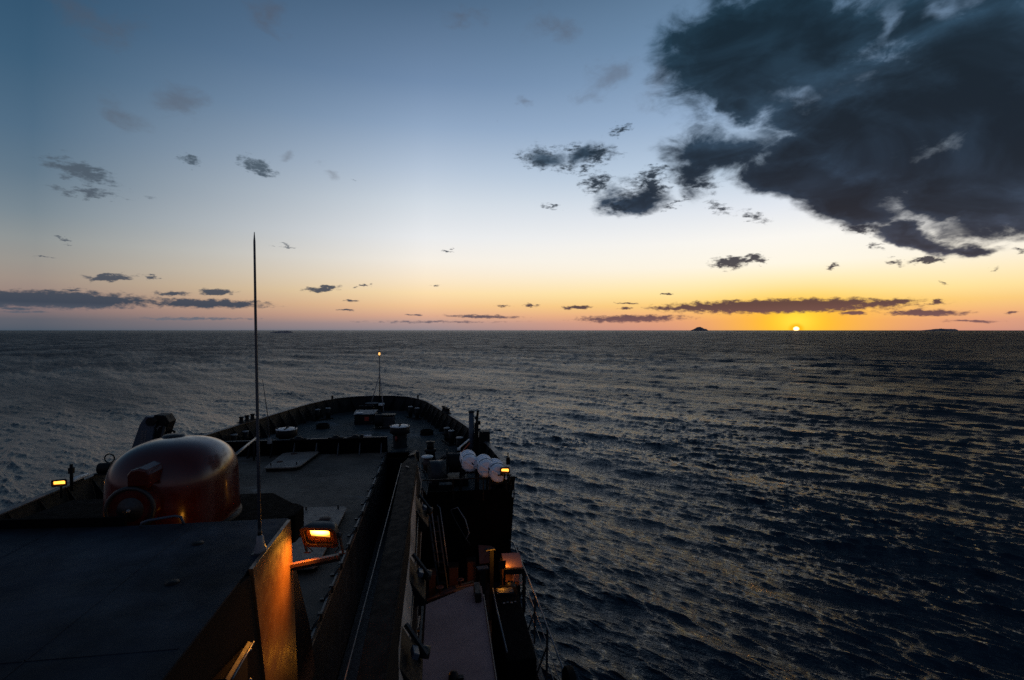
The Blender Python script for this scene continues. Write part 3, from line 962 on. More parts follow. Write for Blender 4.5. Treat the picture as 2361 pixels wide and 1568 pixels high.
cw.add(f1 + f2, [tuple(range(7)), tuple(reversed(range(7, 14)))] + [(i, 7 + i, 7 + (i + 1) % 7, (i + 1) % 7) for i in range(7)])
cw.build('cowl', M['dome'], hs, 0.03, 3)
MB().cyl((-4.52, 8.85, 12.66), (-4.53, 8.85, 12.56), 0.1, 0.12, 16).build('neck', M['dome'], hs)
MB().lathe([(0.0, 0.06), (0.16, 0.05), (0.2, 0.0)], (-4.62, 10.0, 13.09), n=24).build('top_cap', M['rubber'], hs)

# ------------------------------------------------------------------ aerials
wa = thing('whip_antenna', 'tall black whip antenna rising above the horizon from the roof edge', 'antenna', (-2.220, 6.9, 12.2))
MB().tube([(-2.205, 6.9, 12.42), (-2.215, 6.9, 13.6), (-2.230, 6.9, 15.2), (-2.235, 6.9, 16.1), (-2.235, 6.9, 16.22)], [0.021, 0.019, 0.016, 0.013, 0.004], 10).build('rod', M['whip'], wa)
MB().lathe([(0.075, 0.0), (0.075, 0.05), (0.05, 0.12), (0.042, 0.2), (0.03, 0.215), (0.022, 0.22)], (-2.200, 6.9, 12.2), n=20).build('base_cone', M['porcelain'], wa)
MB().cyl((-2.204, 6.9, 12.41), (-2.206, 6.9, 12.5), 0.026, 0.024, 12).build('ferrule', M['rubber'], wa)
MB().prism([(-2.29, 6.81), (-2.175, 6.81), (-2.175, 6.99), (-2.29, 6.99)], 12.12, 12.21).build('foot', M['rubber'], wa, 0.01)
sa = thing('whip_antenna', 'short thin pinkish whip antenna leaning on the breakwater', 'antenna', (-8.65, 28.75, 9.15))
MB().tube([(-8.65, 28.75, 9.3), (-8.75, 28.75, 10.6), (-8.98, 28.75, 12.45)], [0.03, 0.025, 0.012], 8).build('rod', M['cap'], sa)
MB().lathe([(0.13, 0), (0.13, 0.08), (0.06, 0.28), (0.035, 0.32)], (-8.65, 28.75, 9.05), n=16).build('base_cone', M['porcelain'], sa)

# ------------------------------------------------------------------ floodlights
SOD = (1.0, 0.42, 0.045)
M['sodium'] = glow('sodium_lamp_window', SOD, 7)
_k = N(M['sodium'].node_tree)
_d = _k.vm('LENGTH', _k.vm('MULTIPLY', _k.vm('SUBTRACT', _k.new('ShaderNodeTexCoord').outputs['Generated'], (0.5, 0.5, 0.62)), (0.9, 0.0, 1.25)))
_em = [n for n in M['sodium'].node_tree.nodes if n.type == 'EMISSION'][0]
_k.put(_em.inputs[1], _k.mapr(_d, 0.12, 0.66, 22.0, 1.1))
M['sodium_small'] = glow('small_sodium_lamp_window', SOD, 8)
M['reflector'] = principled('amber_reflector', (0.35, 0.16, 0.03), 0.35, 0.6)


M['sodium_far'] = glow('distant_sodium_window', (1.0, 0.40, 0.05), 3.0)


def floodlight(label, c, face, wd, ht, dp, energy, bracket=None, group=None, spot=125, beam=None):
    """housing with a bezel, glass window, reflector and lamp; face = direction it shines"""
    f_ = Vector(face).normalized()
    rt_ = f_.cross(Vector((0, 0, 1))).normalized()
    up = rt_.cross(f_).normalized()
    c = Vector(c)
    t = thing('floodlight', label, 'floodlight', tuple(c), group)
    def P(x, y, z):
        return c + rt_ * x + up * y + f_ * z
    # rounded housing, tapering to the back
    def ring(sx, sy, z, r):
        pts = []
        for qx, qy, a0 in ((1, 1, 0), (-1, 1, 90), (-1, -1, 180), (1, -1, 270)):
            for k in range(5):
                a = R(a0 + k * 22.5)
                pts.append(P(qx * (sx - r) + r * math.cos(a), qy * (sy - r) + r * math.sin(a), z))
        return pts
    mb = MB()
    rings = [ring(wd / 2, ht / 2, 0, ht * 0.22), ring(wd / 2, ht / 2, -dp * 0.25, ht * 0.22), ring(wd * 0.44, ht * 0.42, -dp * 0.7, ht * 0.2), ring(wd * 0.3, ht * 0.28, -dp, ht * 0.14)]
    vs = [p for r_ in rings for p in r_]
    m_ = 20
    fs = [(k * m_ + j, (k + 1) * m_ + j, (k + 1) * m_ + (j + 1) % m_, k * m_ + (j + 1) % m_) for k in range(3) for j in range(m_)]
    fs.append(tuple(3 * m_ + j for j in range(m_)))
    mb.add(vs, fs, True)
    hsg = mb.build('lamp_housing', M['dark'], t)
    bz = MB()
    ro = ring(wd / 2 + 0.02, ht / 2 + 0.02, 0.018, ht * 0.24)
    ri = ring(wd / 2 - 0.03, ht / 2 - 0.03, 0.018, ht * 0.2)
    rb = ring(wd / 2 + 0.02, ht / 2 + 0.02, -0.012, ht * 0.24)
    rc = ring(wd / 2 - 0.03, ht / 2 - 0.03, -0.03, ht * 0.2)
    bz.add(ro + ri + rb + rc, [(j, (j + 1) % m_, m_ + (j + 1) % m_, m_ + j) for j in range(m_)] +
           [((j + 1) % m_, j, 2 * m_ + j, 2 * m_ + (j + 1) % m_) for j in range(m_)] +
           [(m_ + j, m_ + (j + 1) % m_, 3 * m_ + (j + 1) % m_, 3 * m_ + j) for j in range(m_)])
    bz.build('bezel', M['redwall'], t)
    MB().add(ring(wd / 2 - 0.03, ht / 2 - 0.03, -0.03, ht * 0.2), [tuple(range(m_))]).build('reflector', M['reflector'], t)
    x0, x1, y0, y1 = (-wd * 0.30, wd * 0.27, -ht * 0.06, ht * 0.40) if wd > 0.45 else (-wd * 0.40, wd * 0.40, -ht * 0.28, ht * 0.38)
    lens = MB().add([P(x0, y0, -0.022), P(x1, y0 + 0.015, -0.022), P(x1, y1, -0.022), P(x0, y1, -0.022)], [(0, 1, 2, 3)]).build('lamp_window', M['sodium' if wd > 0.45 else 'sodium_far'], t)
    ld = bpy.data.lights.new('sodium_light', 'AREA')
    ld.shape = 'RECTANGLE'
    ld.size, ld.size_y = wd * 0.6, ht * 0.5
    ld.energy = energy
    ld.color = (1.0, 0.36, 0.03)
    ld.spread = R(spot)
    lo = bpy.data.objects.new('sodium_light', ld)
    COL.objects.link(lo)
    lo.location = P(0, ht * 0.1, 0.03) - c
    fl_ = Vector(beam).normalized() if beam else f_
    lo.rotation_euler = fl_.to_track_quat('-Z', 'Y').to_euler()
    lo.parent = t
    return t, P


fl, P = floodlight('large amber floodlight lit on its bracket beside the near wall', (-1.72, 8.0, 11.93), (-0.20, -0.90, -0.40), 0.50, 0.34, 0.24, 24, spot=105, beam=(-0.5, -0.6, -0.65))
yk = MB()
for s in (-1, 1):
    yk.bar(P(s * 0.285, 0.02, -0.05), P(s * 0.285, -0.36, -0.05), 0.02, 0.045)
    yk.build('yoke_arm', M['redwall'], fl)
    MB().cyl(P(s * 0.25, 0.0, -0.05), P(s * 0.32, 0.0, -0.05), 0.035, None, 12).build('pivot', M['dark'], fl)
    yk = MB()
MB().bar((-2.14, 7.92, 11.56), (-1.45, 8.08, 11.60), 0.07, 0.05).build('bracket_arm', M['buff'], fl)
MB().bar((-2.14, 7.98, 11.50), (-1.45, 8.12, 11.55), 0.02, 0.09).build('bracket_web', M['black'], fl)
for s in (-0.27, 0.27):
    p = P(s, -0.36, -0.05)
    MB().box((p.x, p.y, 11.625), (0.1, 0.09, 0.02)).build('foot_plate', M['buff'], fl, 0.004)
for s in (-1, 1):
    MB().tube([P(s * 0.2, -0.17, -0.05), P(s * 0.24, -0.25, -0.04), P(s * 0.175, -0.33, -0.03)], 0.008, 6).build('cable', M['rubber'], fl)

sl_, P = floodlight('amber floodlight lit on the starboard rail in front of the white rafts', (2.46, 18.6, 9.92), (-0.12, -0.98, -0.2), 0.32, 0.2, 0.18, 1.5)
MB().cyl((2.46, 18.72, 9.82), (2.46, 18.9, 9.3), 0.035, None, 10).box((2.46, 18.72, 9.72), (0.5, 0.05, 0.04)).build('stand', M['black'], sl_)
MB().box((2.6, 18.85, 10.2), (0.13, 0.12, 0.26)).cyl((2.6, 18.85, 10.33), (2.6, 18.85, 10.5), 0.02, None, 8).build('junction_box', M['black'], sl_)
pl_, P = floodlight('amber floodlight lit on the port bulwark rail left of the red dome', (-12.6, 19.5, 9.84), (0.3, -0.95, -0.12), 0.38, 0.2, 0.18, 0.5)
MB().cyl((-12.62, 19.62, 9.8), (-12.62, 19.62, 9.3), 0.035, None, 10).build('stand', M['black'], pl_)
MB().cyl((-12.35, 19.7, 9.5), (-12.35, 19.7, 10.42), 0.05, None, 10).box((-12.35, 19.7, 10.2), (0.14, 0.12, 0.2)).build('junction_box', M['black'], pl_)

# ------------------------------------------------------------------ hatch covers on the hatch deck
def hatch(label, poly, z, discs, lugs):
    cx_ = sum(p[0] for p in poly) / len(poly)
    cy_ = sum(p[1] for p in poly) / len(poly)
    t = thing('hatch_cover', label, 'hatch cover', (cx_, cy_, z))
    MB().prism([(cx_ + (p[0] - cx_) * 0.94, cy_ + (p[1] - cy_) * 0.94) for p in poly], z, z + 0.16).build('coaming', M['black'], t)
    MB().prism(poly, z + 0.163, z + 0.22).build('lid', M['hatchlid'], t, 0.012)
    for k, (x, y, r, sq) in enumerate(discs):
        if sq:
            MB().box((x, y, z + 0.228), (r * 1.9, r * 1.3, 0.015)).build('plate', M['rust'], t)
        else:
            MB().lathe([(0.0, 0.05), (r * 0.5, 0.05), (r * 0.9, 0.03), (r, 0.0)], (x, y, z + 0.222), n=20).build('dog', M['rust'], t)
    for x, y in lugs:
        MB().box((x, y, z + 0.29), (0.05, 0.05, 0.13)).build('lug', M['dark'], t)


ZH = Z_FORE + 0.014
hatch('pale hatch cover lying near the breakwater with two rust discs', [(-7.95, 25.55), (-6.75, 25.5), (-6.5, 25.6), (-6.38, 25.85), (-6.12, 28.5), (-6.2, 28.65), (-7.8, 28.6), (-7.92, 28.4)], ZH,
      [(-7.55, 26.6, 0.16, False), (-7.3, 28.2, 0.17, False)], [(-7.75, 25.9), (-6.6, 25.95)])
hatch('brown hatch cover behind the large floodlight with rust disc and plate', [(-4.9, 14.6), (-3.32, 14.6), (-3.22, 14.75), (-3.2, 19.3), (-3.35, 19.55), (-4.75, 19.6), (-4.95, 19.2)], ZH,
      [(-3.75, 18.3, 0.2, False), (-4.3, 16.9, 0.17, True)], [(-4.6, 19.3), (-3.5, 19.3)])

# ------------------------------------------------------------------ mushroom ventilators
def ventilator(label, c, extra=False):
    t = thing('mushroom_ventilator', label, 'ventilator', c, 'mushroom ventilators on the foredeck')
    x, y, z = c
    MB().lathe([(0.46, 0), (0.46, 0.04), (0.40, 0.05), (0.40, 0.86)], (x, y, z), n=28).build('stem', M['black'], t)
    MB().lathe([(0.40, 0.80), (0.54, 0.78), (0.555, 0.8), (0.555, 1.16), (0.53, 1.18)], (x, y, z), n=36).build('head', M['black'], t)
    lid = MB().lathe([(0.55, 1.17), (0.545, 1.195), (0.3, 1.205), (0.0, 1.21)], (x, y, z), n=36).build('lid', M['paleplate'], t)
    hw = MB()
    ring = [(x + 0.12 * math.cos(a), y + 0.12 * math.sin(a), z + 1.31) for a in [k * math.pi / 8 for k in range(17)]]
    hw.tube(ring, 0.018, 6).cyl((x, y, z + 1.2), (x, y, z + 1.32), 0.025, None, 8).bar((x - 0.12, y, z + 1.31), (x + 0.12, y, z + 1.31), 0.02, 0.02).bar((x, y - 0.42, z + 1.225), (x, y + 0.42, z + 1.225), 0.07, 0.03)
    hw.build('handwheel', M['black'], t)
    for s in (-1, 1):
        MB().box((x + 0.48 * s, y - 0.05, z + 1.23), (0.06, 0.09, 0.08)).build('clip', M['black'], t)
    if extra:
        MB().cyl((x - 0.18, y - 0.43, z + 0.42), (x - 0.18, y - 0.43, z + 0.68), 0.06, None, 12).build('red_cap', M['red'], t)
    return t


ventilator('pale lidded mushroom ventilator with a red fitting, right of the deck box', (-2.06, 30.2, Z_FORE), True)
ventilator('pale lidded mushroom ventilator standing behind the breakwater to port', (-8.2, 30.2, Z_FORE))

# ------------------------------------------------------------------ mooring bitts
def bitts(label, x0, y0, x1, y1, h=0.78, r=0.15):
    t = thing('mooring_bitts', label, 'bollard', ((x0 + x1) / 2, (y0 + y1) / 2, Z_FORE), 'mooring bitts along the bulwark')
    d = Vector((x1 - x0, y1 - y0, 0)).normalized() * 0.3
    MB().bar((x0 - d.x, y0 - d.y, Z_FORE + 0.045), (x1 + d.x, y1 + d.y, Z_FORE + 0.045), 0.5, 0.08).build('base_plate', M['black'], t)
    for x, y in ((x0, y0), (x1, y1)):
        p = MB().cyl((x, y, Z_FORE + 0.09), (x, y, Z_FORE + h), r, None, 20).cyl((x - 0.28, y, Z_FORE + h * 0.55), (x + 0.28, y, Z_FORE + h * 0.55), 0.035, None, 8).build('post', M['black'], t)
        MB().lathe([(r + 0.03, 0), (r + 0.04, 0.03), (r + 0.02, 0.05), (0, 0.055)], (x, y, Z_FORE + h), n=20).build('cap', M['capdisc'], p)
    return t


bitts('mooring bitts by the port bow bulwark, nearest the stem on that side', -8.64, 39.84, -8.0, 40.4)
bitts('mooring bitts by the starboard bow bulwark, nearest the stem on that side', -1.95, 40.3, -1.42, 39.5)
bitts('mooring bitts by the starboard bulwark just forward of the tall blue grey post', 0.62, 31.2, 0.86, 30.3)
bitts('mooring bitts by the port bulwark beyond the short pinkish antenna', -11.18, 30.9, -10.9, 31.85)
one = thing('mooring_post', 'single mooring post with pale cap left of the blue grey post', 'bollard', (1.25, 28.2, Z_FORE))
MB().cyl((1.25, 28.2, Z_FORE + 0.01), (1.25, 28.2, Z_FORE + 0.8), 0.17, None, 20).build('post', M['black'], one)
MB().lathe([(0.2, 0), (0.21, 0.03), (0.19, 0.05), (0, 0.055)], (1.25, 28.2, Z_FORE + 0.8), n=20).build('cap', M['capdisc'], one)
two = thing('mooring_post', 'single mooring post with wide pale cap beside the boom tip', 'bollard', (-0.42, 24.6, Z_FORE))
MB().cyl((-0.42, 24.6, Z_FORE + 0.01), (-0.42, 24.6, Z_FORE + 0.7), 0.2, None, 20).build('post', M['redwall'], two)
MB().lathe([(0.27, 0), (0.28, 0.03), (0.26, 0.05), (0, 0.055)], (-0.42, 24.6, Z_FORE + 0.7), n=20).build('cap', M['paleplate'], two)

# ------------------------------------------------------------------ bow: windlass, deck box, jackstaff, platform
db_ = thing('deck_box', 'dark steel deck box with sloping pale lid near the stem', 'deck box', (-4.95, 38.2, Z_FORE))
MB().box((-4.95, 38.2, Z_FORE + 0.35), (1.5, 1.1, 0.69)).build('body', M['black'], db_, 0.03)
MB().plate([(-5.75, 37.55, Z_FORE + 0.74), (-4.35, 37.55, Z_FORE + 0.74), (-4.2, 38.85, Z_FORE + 0.86), (-5.75, 38.85, Z_FORE + 0.86)], 0.04).build('lid', M['steelblue'], db_, 0.01)
MB().lathe([(0.0, 0.05), (0.2, 0.04), (0.26, 0.0)], (-5.4, 37.9, Z_FORE + 0.78), n=20).build('lid_vent', M['paleplate'], db_)
MB().tube([(-5.5, 38.8, Z_FORE + 0.88), (-5.5, 38.8, Z_FORE + 1.15), (-4.5, 38.8, Z_FORE + 1.15), (-4.5, 38.8, Z_FORE + 0.88)], 0.025, 8).build('rail', M['dark'], db_)
MB().box((-4.85, 37.63, Z_FORE + 0.4), (0.3, 0.03, 0.3)).build('red_reflection', M['red'], db_)  # red patch painted on as a reflection in the box front
wl = thing('anchor_windlass', 'dark anchor windlass drum and gear case right of the deck box', 'windlass', (-3.5, 36.4, Z_FORE))
MB().cyl((-4.1, 36.2, Z_FORE + 0.5), (-3.6, 36.2, Z_FORE + 0.5), 0.42, None, 28).build('drum', M['black'], wl, 0.03)
MB().box((-3.25, 36.5, Z_FORE + 0.38), (0.8, 0.9, 0.74)).build('gear_case', M['dark'], wl, 0.06)
MB().box((-3.25, 36.5, Z_FORE + 0.83), (0.95, 0.8, 0.1)).build('cover', M['black'], wl, 0.03)
MB().bar((-4.15, 36.2, Z_FORE + 0.03), (-2.9, 36.2, Z_FORE + 0.03), 0.9, 0.04).build('bed', M['black'], wl)
pf = thing('stem_platform', 'small pale round step platform inside the bow bulwark', 'platform', (-4.95, 43.2, Z_FORE))
MB().lathe([(0.0, 0.0), (0.55, 0.0), (0.55, 0.05), (0.0, 0.05)], (-5.15, 43.2, 9.06), n=28).build('step', M['cap'], pf)
MB().box((-4.4, 43.2, 8.98), (0.45, 0.5, 0.16)).build('box', M['paleplate'], pf, 0.03)
MB().cyl((-5.15, 43.2, Z_FORE), (-5.15, 43.2, 9.07), 0.12, None, 12).box((-4.4, 43.2, 8.62), (0.12, 0.12, 0.55)).build('stand', M['black'], pf)
jm = thing('jackstaff', 'thin bow mast at the stem carrying a small lit amber lamp', 'mast', (-4.63, 44.3, 9.5))
MB().cyl((-4.63, 44.3, 9.5), (-4.66, 44.3, 12.85), 0.045, 0.03, 10).build('pole', M['cap'], jm)
MB().tube([(-4.64, 44.3, 11.4), (-5.2, 43.35, 9.12)], 0.035, 6).build('stay', M['capdisc'], jm)
MB().tube([(-4.64, 44.3, 11.4), (-4.15, 42.6, Z_FORE + 0.02)], 0.035, 6).build('stay', M['capdisc'], jm)
ml = MB().lathe([(0.12, 0), (0.12, 0.05), (0.06, 0.06), (0.06, 0.0)], (-4.66, 44.3, 12.85), n=16).lathe([(0.12, 0.3), (0.10, 0.36), (0.0, 0.4)], (-4.66, 44.3, 12.85), n=16) \
    .cyl((-4.66, 44.3, 13.24), (-4.66, 44.3, 13.6), 0.02, 0.008, 6).build('lantern', M['black'], jm)
MB().lathe([(0.05, 0.06), (0.075, 0.10), (0.075, 0.24), (0.05, 0.30)], (-4.66, 44.3, 12.85), n=16).build('lens', glow('mast_lamp_lens', (1.0, 0.5, 0.15), 1.6), ml)

# roller fairleads on the bulwark cap
def fairlead(label, x, y, ang):
    t = thing('roller_fairlead', label, 'fairlead', (x, y, Z_TOP + 0.045), 'roller fairleads on the bulwark')
    d = Vector((math.sin(ang), math.cos(ang), 0))
    MB().bar(Vector((x, y, Z_TOP + 0.07)) - d * 0.75, Vector((x, y, Z_TOP + 0.07)) + d * 0.75, 0.36, 0.05).build('base', M['black'], t)
    for s in (-0.55, 0.0, 0.55):
        q = Vector((x, y, Z_TOP + 0.096)) + d * s
        MB().lathe([(0.15, 0), (0.11, 0.05), (0.10, 0.22), (0.15, 0.28), (0.13, 0.31), (0, 0.315)], q, n=18).build('roller', M['black'], t)
    return t


fairlead('roller fairlead on the port bulwark beside the whip antenna', -11.2, 33.0, R(14))
fairlead('roller fairlead on the starboard bulwark forward of the tall post', 0.62, 34.6, R(-14))
for (x, y, lb) in ((-8.15, 42.8, 'small chock on the port bow bulwark'), (-1.45, 42.3, 'small chock on the starboard bow bulwark')):
    t = thing('chock', lb, 'chock', (x, y, Z_TOP + 0.045))
    MB().box((x, y, Z_TOP + 0.16), (0.12, 0.3, 0.22)).build('block', M['black'], t, 0.03)
    MB().cyl((x, y - 0.12, Z_TOP + 0.26), (x, y + 0.12, Z_TOP + 0.26), 0.06, None, 12).build('pin', M['black'], t)

# stowed pole
sp = thing('stowed_pole', 'pale grey pole stowed sloping beside the dome and breakwater', 'pole', (-9.1, 26.6, 9.3))
MB().cyl((-8.98, 24.2, 9.32), (-9.2, 28.4, 9.42), 0.075, 0.06, 12).build('tube', M['galv'], sp)
MB().lathe([(0.06, 0), (0.09, 0.02), (0.09, 0.1), (0.0, 0.14)], (-9.2, 28.4, 9.42), (-0.05, 1, 0.02), 12).build('end_cap', M['cap'], sp)
for y, z in ((24.6, 9.33), (28.0, 9.41)):
    MB().bar((-9.0 - (y - 24.2) * 0.05, y, Z_FORE), (-9.0 - (y - 24.2) * 0.05, y, z - 0.07), 0.08, 0.08).build('crutch', M['black'], sp)

# ------------------------------------------------------------------ life rafts on the starboard side
def raft(label, c):
    c = Vector(c)
    t = thing('life_raft', label, 'life raft', tuple(c), 'white life raft canisters on the starboard side')
    L = 1.2
    ax = Vector((-0.04, 1, 0)).normalized()
    a = c - ax * 0.1
    r = 0.305
    MB().lathe([(0.0, -0.03), (0.2, -0.028), (0.28, -0.015), (r - 0.006, 0.008), (r, 0.03), (r, L - 0.03), (r - 0.006, L - 0.008), (0.28, L + 0.015), (0.2, L + 0.028), (0, L + 0.03)], a, ax, 36).build('shell', M['white'], t)
    for s in (0.16, 0.44, 0.72, 1.0):
        MB().lathe([(r, -0.045), (r + 0.03, -0.025), (r + 0.03, 0.025), (r, 0.045)], a + ax * s, ax, 36).build('band', M['white'], t)
    # joint flange between the two halves, canted
    sd = ax.cross(Vector((0, 0, 1))).normalized()
    cant = R(33)
    u = (sd * math.cos(cant) - Vector((0, 0, 1)) * math.sin(cant)).normalized()
    v = ax.cross(u).normalized()
    mb = MB()
    loop = [(-1.02, L + 0.02), (-0.8, L + 0.075), (0.8, L + 0.075), (1.02, L + 0.02), (1.02, -0.02), (0.8, -0.075), (-0.8, -0.075), (-1.02, -0.02)]
    f1 = [a + u * (x * (r + 0.04)) + ax * s + v * 0.028 for x, s in loop]
    f2 = [a + u * (x * (r + 0.04)) + ax * s - v * 0.028 for x, s in loop]
    mb.add(f1 + f2, [tuple(range(8)), tuple(reversed(range(8, 16)))] + [(i, 8 + i, 8 + (i + 1) % 8, (i + 1) % 8) for i in range(8)])
    mb.build('flange', M['white'], t)
    MB().box(a + sd * 0.1 + Vector((0, -0.052, 0.02)), (0.07, 0.02, 0.035), (0, 0.6, 0)).box(a + sd * 0.06 + Vector((0, -0.052, 0.05)), (0.03, 0.02, 0.07)).build('painter_port', M['rubber'], t)
    cr = MB()
    for s in (0.2, 0.85):
        p = a + ax * s
        for q in (-1, 1):
            cr.bar(p + sd * (0.3 * q) + Vector((0, 0, -0.2)), (p.x + sd.x * 0.36 * q, p.y + sd.y * 0.36 * q, Z_FORE + 0.02), 0.06, 0.06)
        cr.bar(p + sd * -0.34 + Vector((0, 0, -0.38)), p + sd * 0.34 + Vector((0, 0, -0.38)), 0.06, 0.06)
    cr.build('cradle', M['black'], t)
    MB().tube([a + ax * 0.3 + (sd * math.cos(g) + Vector((0, 0, 1)) * math.sin(g)) * (r + 0.03) for g in [k * math.pi / 12 for k in range(-2, 15)]], 0.012, 5).build('lashing', M['rubber'], t)


raft('white canister life raft farthest from the lit floodlight', (1.30, 20.2, 9.80))
raft('white canister life raft in the middle of the row of three', (1.86, 19.35, 9.80))
raft('white canister life raft partly hidden behind the starboard floodlight', (2.26, 18.95, 9.72))

# ------------------------------------------------------------------ guard rails
gr = thing('guard_rail', 'thin dark rail across the break under the white rafts', 'railing', (1.2, 19.0, 9.1))
MB().bar((-0.6, 18.97, 9.57), (2.86, 18.97, 9.57), 0.04, 0.04).build('top_bar', M['black'], gr)
for x in (-0.55, 0.6, 1.7, 2.84):
    MB().bar((x, 18.97, 8.75), (x, 18.97, 9.55), 0.04, 0.04, (0, 1, 0)).build('stanchion', M['black'], gr)
sr = thing('guard_rail', 'starboard side guard rail beside the well deck, edge lit amber', 'railing', (2.74, 14, Z_WELL))
for z in (7.22, 6.75, 6.3):
    MB().tube([(2.66, 18.95, z), (2.78, 18.6, z), (2.86, 15, z), (2.88, 6.0, z)], 0.024 if z > 7 else 0.013, 8).build('top_bar' if z > 7 else 'wire', M['galv'], sr)
for y in (18.3, 16.6, 14.9, 13.2, 11.5, 9.8, 8.1):
    MB().bar((2.84, y, Z_WELL + 0.13), (2.86, y, 7.21), 0.05, 0.05, (0, 1, 0)).build('stanchion', M['dark'], sr)
    MB().bar((2.45, y, Z_WELL + 0.01), (2.84, y, 6.7), 0.035, 0.035, (0, 1, 0)).build('brace', M['dark'], sr)
MB().bar((2.76, 3.0, Z_WELL + 0.06), (2.76, 18.95, Z_WELL + 0.06), 0.1, 0.13).build('fishplate', M['dark'], ship)
pc = thing('panama_chock', 'pale rounded mooring chock with a hole at the starboard rail, bottom of the view', 'chock', (2.83, 10.9, Z_WELL))
ch = []
mb = MB()
for k in range(28):
    a_ = 2 * math.pi * k / 28
    ch.append((math.cos(a_), math.sin(a_)))
o1 = [(2.80, 10.9 + 0.42 * x, 7.25 + 0.36 * y) for x, y in ch]
o2 = [(2.96, 10.9 + 0.42 * x, 7.25 + 0.36 * y) for x, y in ch]
i1 = [(2.80, 10.9 + 0.16 * x, 7.25 + 0.12 * y) for x, y in ch]
i2 = [(2.96, 10.9 + 0.16 * x, 7.25 + 0.12 * y) for x, y in ch]
mb.add(o1 + o2 + i1 + i2, [q for k in range(28) for q in (
    (k, (k + 1) % 28, 56 + (k + 1) % 28, 56 + k), (28 + (k + 1) % 28, 28 + k, 84 + k, 84 + (k + 1) % 28),
    ((k + 1) % 28, k, 28 + k, 28 + (k + 1) % 28), (56 + k, 56 + (k + 1) % 28, 84 + (k + 1) % 28, 84 + k))], False)
mb.build('ring', M['boom'], pc, 0.02)
MB().box((2.88, 10.9, 6.35), (0.12, 0.5, 1.15)).build('pedestal', M['dark'], pc, 0.02)

# ------------------------------------------------------------------ crane boom stowed fore and aft
bm_ = thing('crane_boom', 'long warm grey box boom stowed over the trench with pointed black tip', 'crane', (-0.85, 12, 10.0))
# rows along its length: (y, x left, x ridge, x lower right, z top, z bottom)
def boomrow(y):
    return [(-1.18 + 0.012 * (18 - y), y, 10.42), (-0.66, y, 10.5), (-0.46 + 0.012 * (18 - y) * 0.9, y, 9.2), (-1.12, y, 9.2)]
secs = [boomrow(y) for y in (3.0, 8.0, 13.0, 18.1)]
tip = [(-0.98, 18.95, 10.44), (-0.80, 19.3, 10.48), (-0.60, 19.2, 9.75), (-0.95, 18.9, 9.7)]
secs.append(tip)
vs = [p for s_ in secs for p in s_]
fs = [(4 * k + j, 4 * k + (j + 1) % 4, 4 * k + 4 + (j + 1) % 4, 4 * k + 4 + j) for k in range(len(secs) - 1) for j in range(4)]
fs += [(3, 2, 1, 0), tuple(4 * (len(secs) - 1) + j for j in range(4))]
MB().add(vs, [tuple(reversed(f)) for f in fs]).build('girder', M['boom'], bm_, 0.02)
MB().bar((-1.19, 3.0, 10.43), (-1.185, 18.1, 10.425), 0.014, 0.04).build('edge_bead', M['cap'], bm_)
MB().bar((-0.655, 3.0, 10.51), (-0.655, 18.3, 10.505), 0.016, 0.02).build('ridge_bead', M['boom'], bm_)
MB().plate([(-1.0, 18.9, 10.5), (-0.78, 18.9, 10.55), (-0.70, 19.75, 10.5), (-0.86, 19.85, 10.46)], 0.35).cyl((-0.98, 19.45, 10.3), (-0.62, 19.45, 10.34), 0.19, None, 18).build('tip_sheave', M['black'], bm_, 0.01)
for k, off in enumerate((0.0, 0.1)):
    MB().tube([(-0.72 + off, 19.3, 10.3), (-0.60 + off, 18.0, 10.0 - off), (-0.575 + off * 0.6, 15.0, 9.9), (-0.53 + off * 0.6, 12.0, 9.72), (-0.50 + off * 0.5, 8.0, 9.75), (-0.5, 3.2, 9.8)], 0.017, 6).build('hose', M['rubber'], bm_)
MB().tube([(-0.7, 19.2, 10.0), (-0.42, 19.3, 9.8), (-0.3, 19.0, 9.4), (-0.36, 18.4, 9.2), (-0.5, 18.3, 9.5)], 0.03, 8).build('hose', M['rubber'], bm_)
MB().plate([(-0.652, 3.0, 10.47), (-0.652, 18.1, 10.47), (-0.79, 19.28, 10.44), (-0.59, 19.18, 9.77), (-0.455, 18.1, 9.22), (-0.31, 3.0, 9.22)][::-1], 0.012).build('lit_side', M['boomlit'], bm_)  # thin paler face, skylight on this side put into its colour
for k, (y, s) in enumerate(((14.9, 1.0), (10.9, 0.9), (8.2, 1.0))):
    g = MB()
    g.plate([(-0.62, y + 0.5 * s, 10.2), (-0.62, y - 0.5 * s, 10.15), (-0.22, y - 0.42 * s, 9.55), (-0.22, y + 0.35 * s, 9.6)], 0.30)
    br = g.build('cable_guide', M['black'], bm_, 0.02)
    MB().bar((-0.5, y + 0.3 * s, 10.24), (-0.16, y + 0.05, 9.86), 0.05, 0.07).build('strap', M['dark'], br)
    MB().cyl((-0.28, y + 0.3, 9.78), (-0.12, y + 0.3, 9.74), 0.10, None, 14).build('sheave', M['rubber'], br)
    MB().box((-0.34, y - 0.05, 9.98), (0.10, 0.24, 0.10), (0, 0.4, 0.15)).build('clamp', M['steelblue'], br, 0.015)
MB().box((-0.85, 4.2, 7.4), (0.8, 0.9, 3.5)).build('pedestal', M['dark'], bm_, 0.05)
MB().box((-0.85, 17.3, 7.4), (0.5, 0.25, 3.55)).build('boom_rest', M['black'], bm_)
MB().box((-0.95, 17.45, 10.47), (0.05, 0.22, 0.04), (0, 0, 0.5)).build('lug', M['rubber'], bm_)

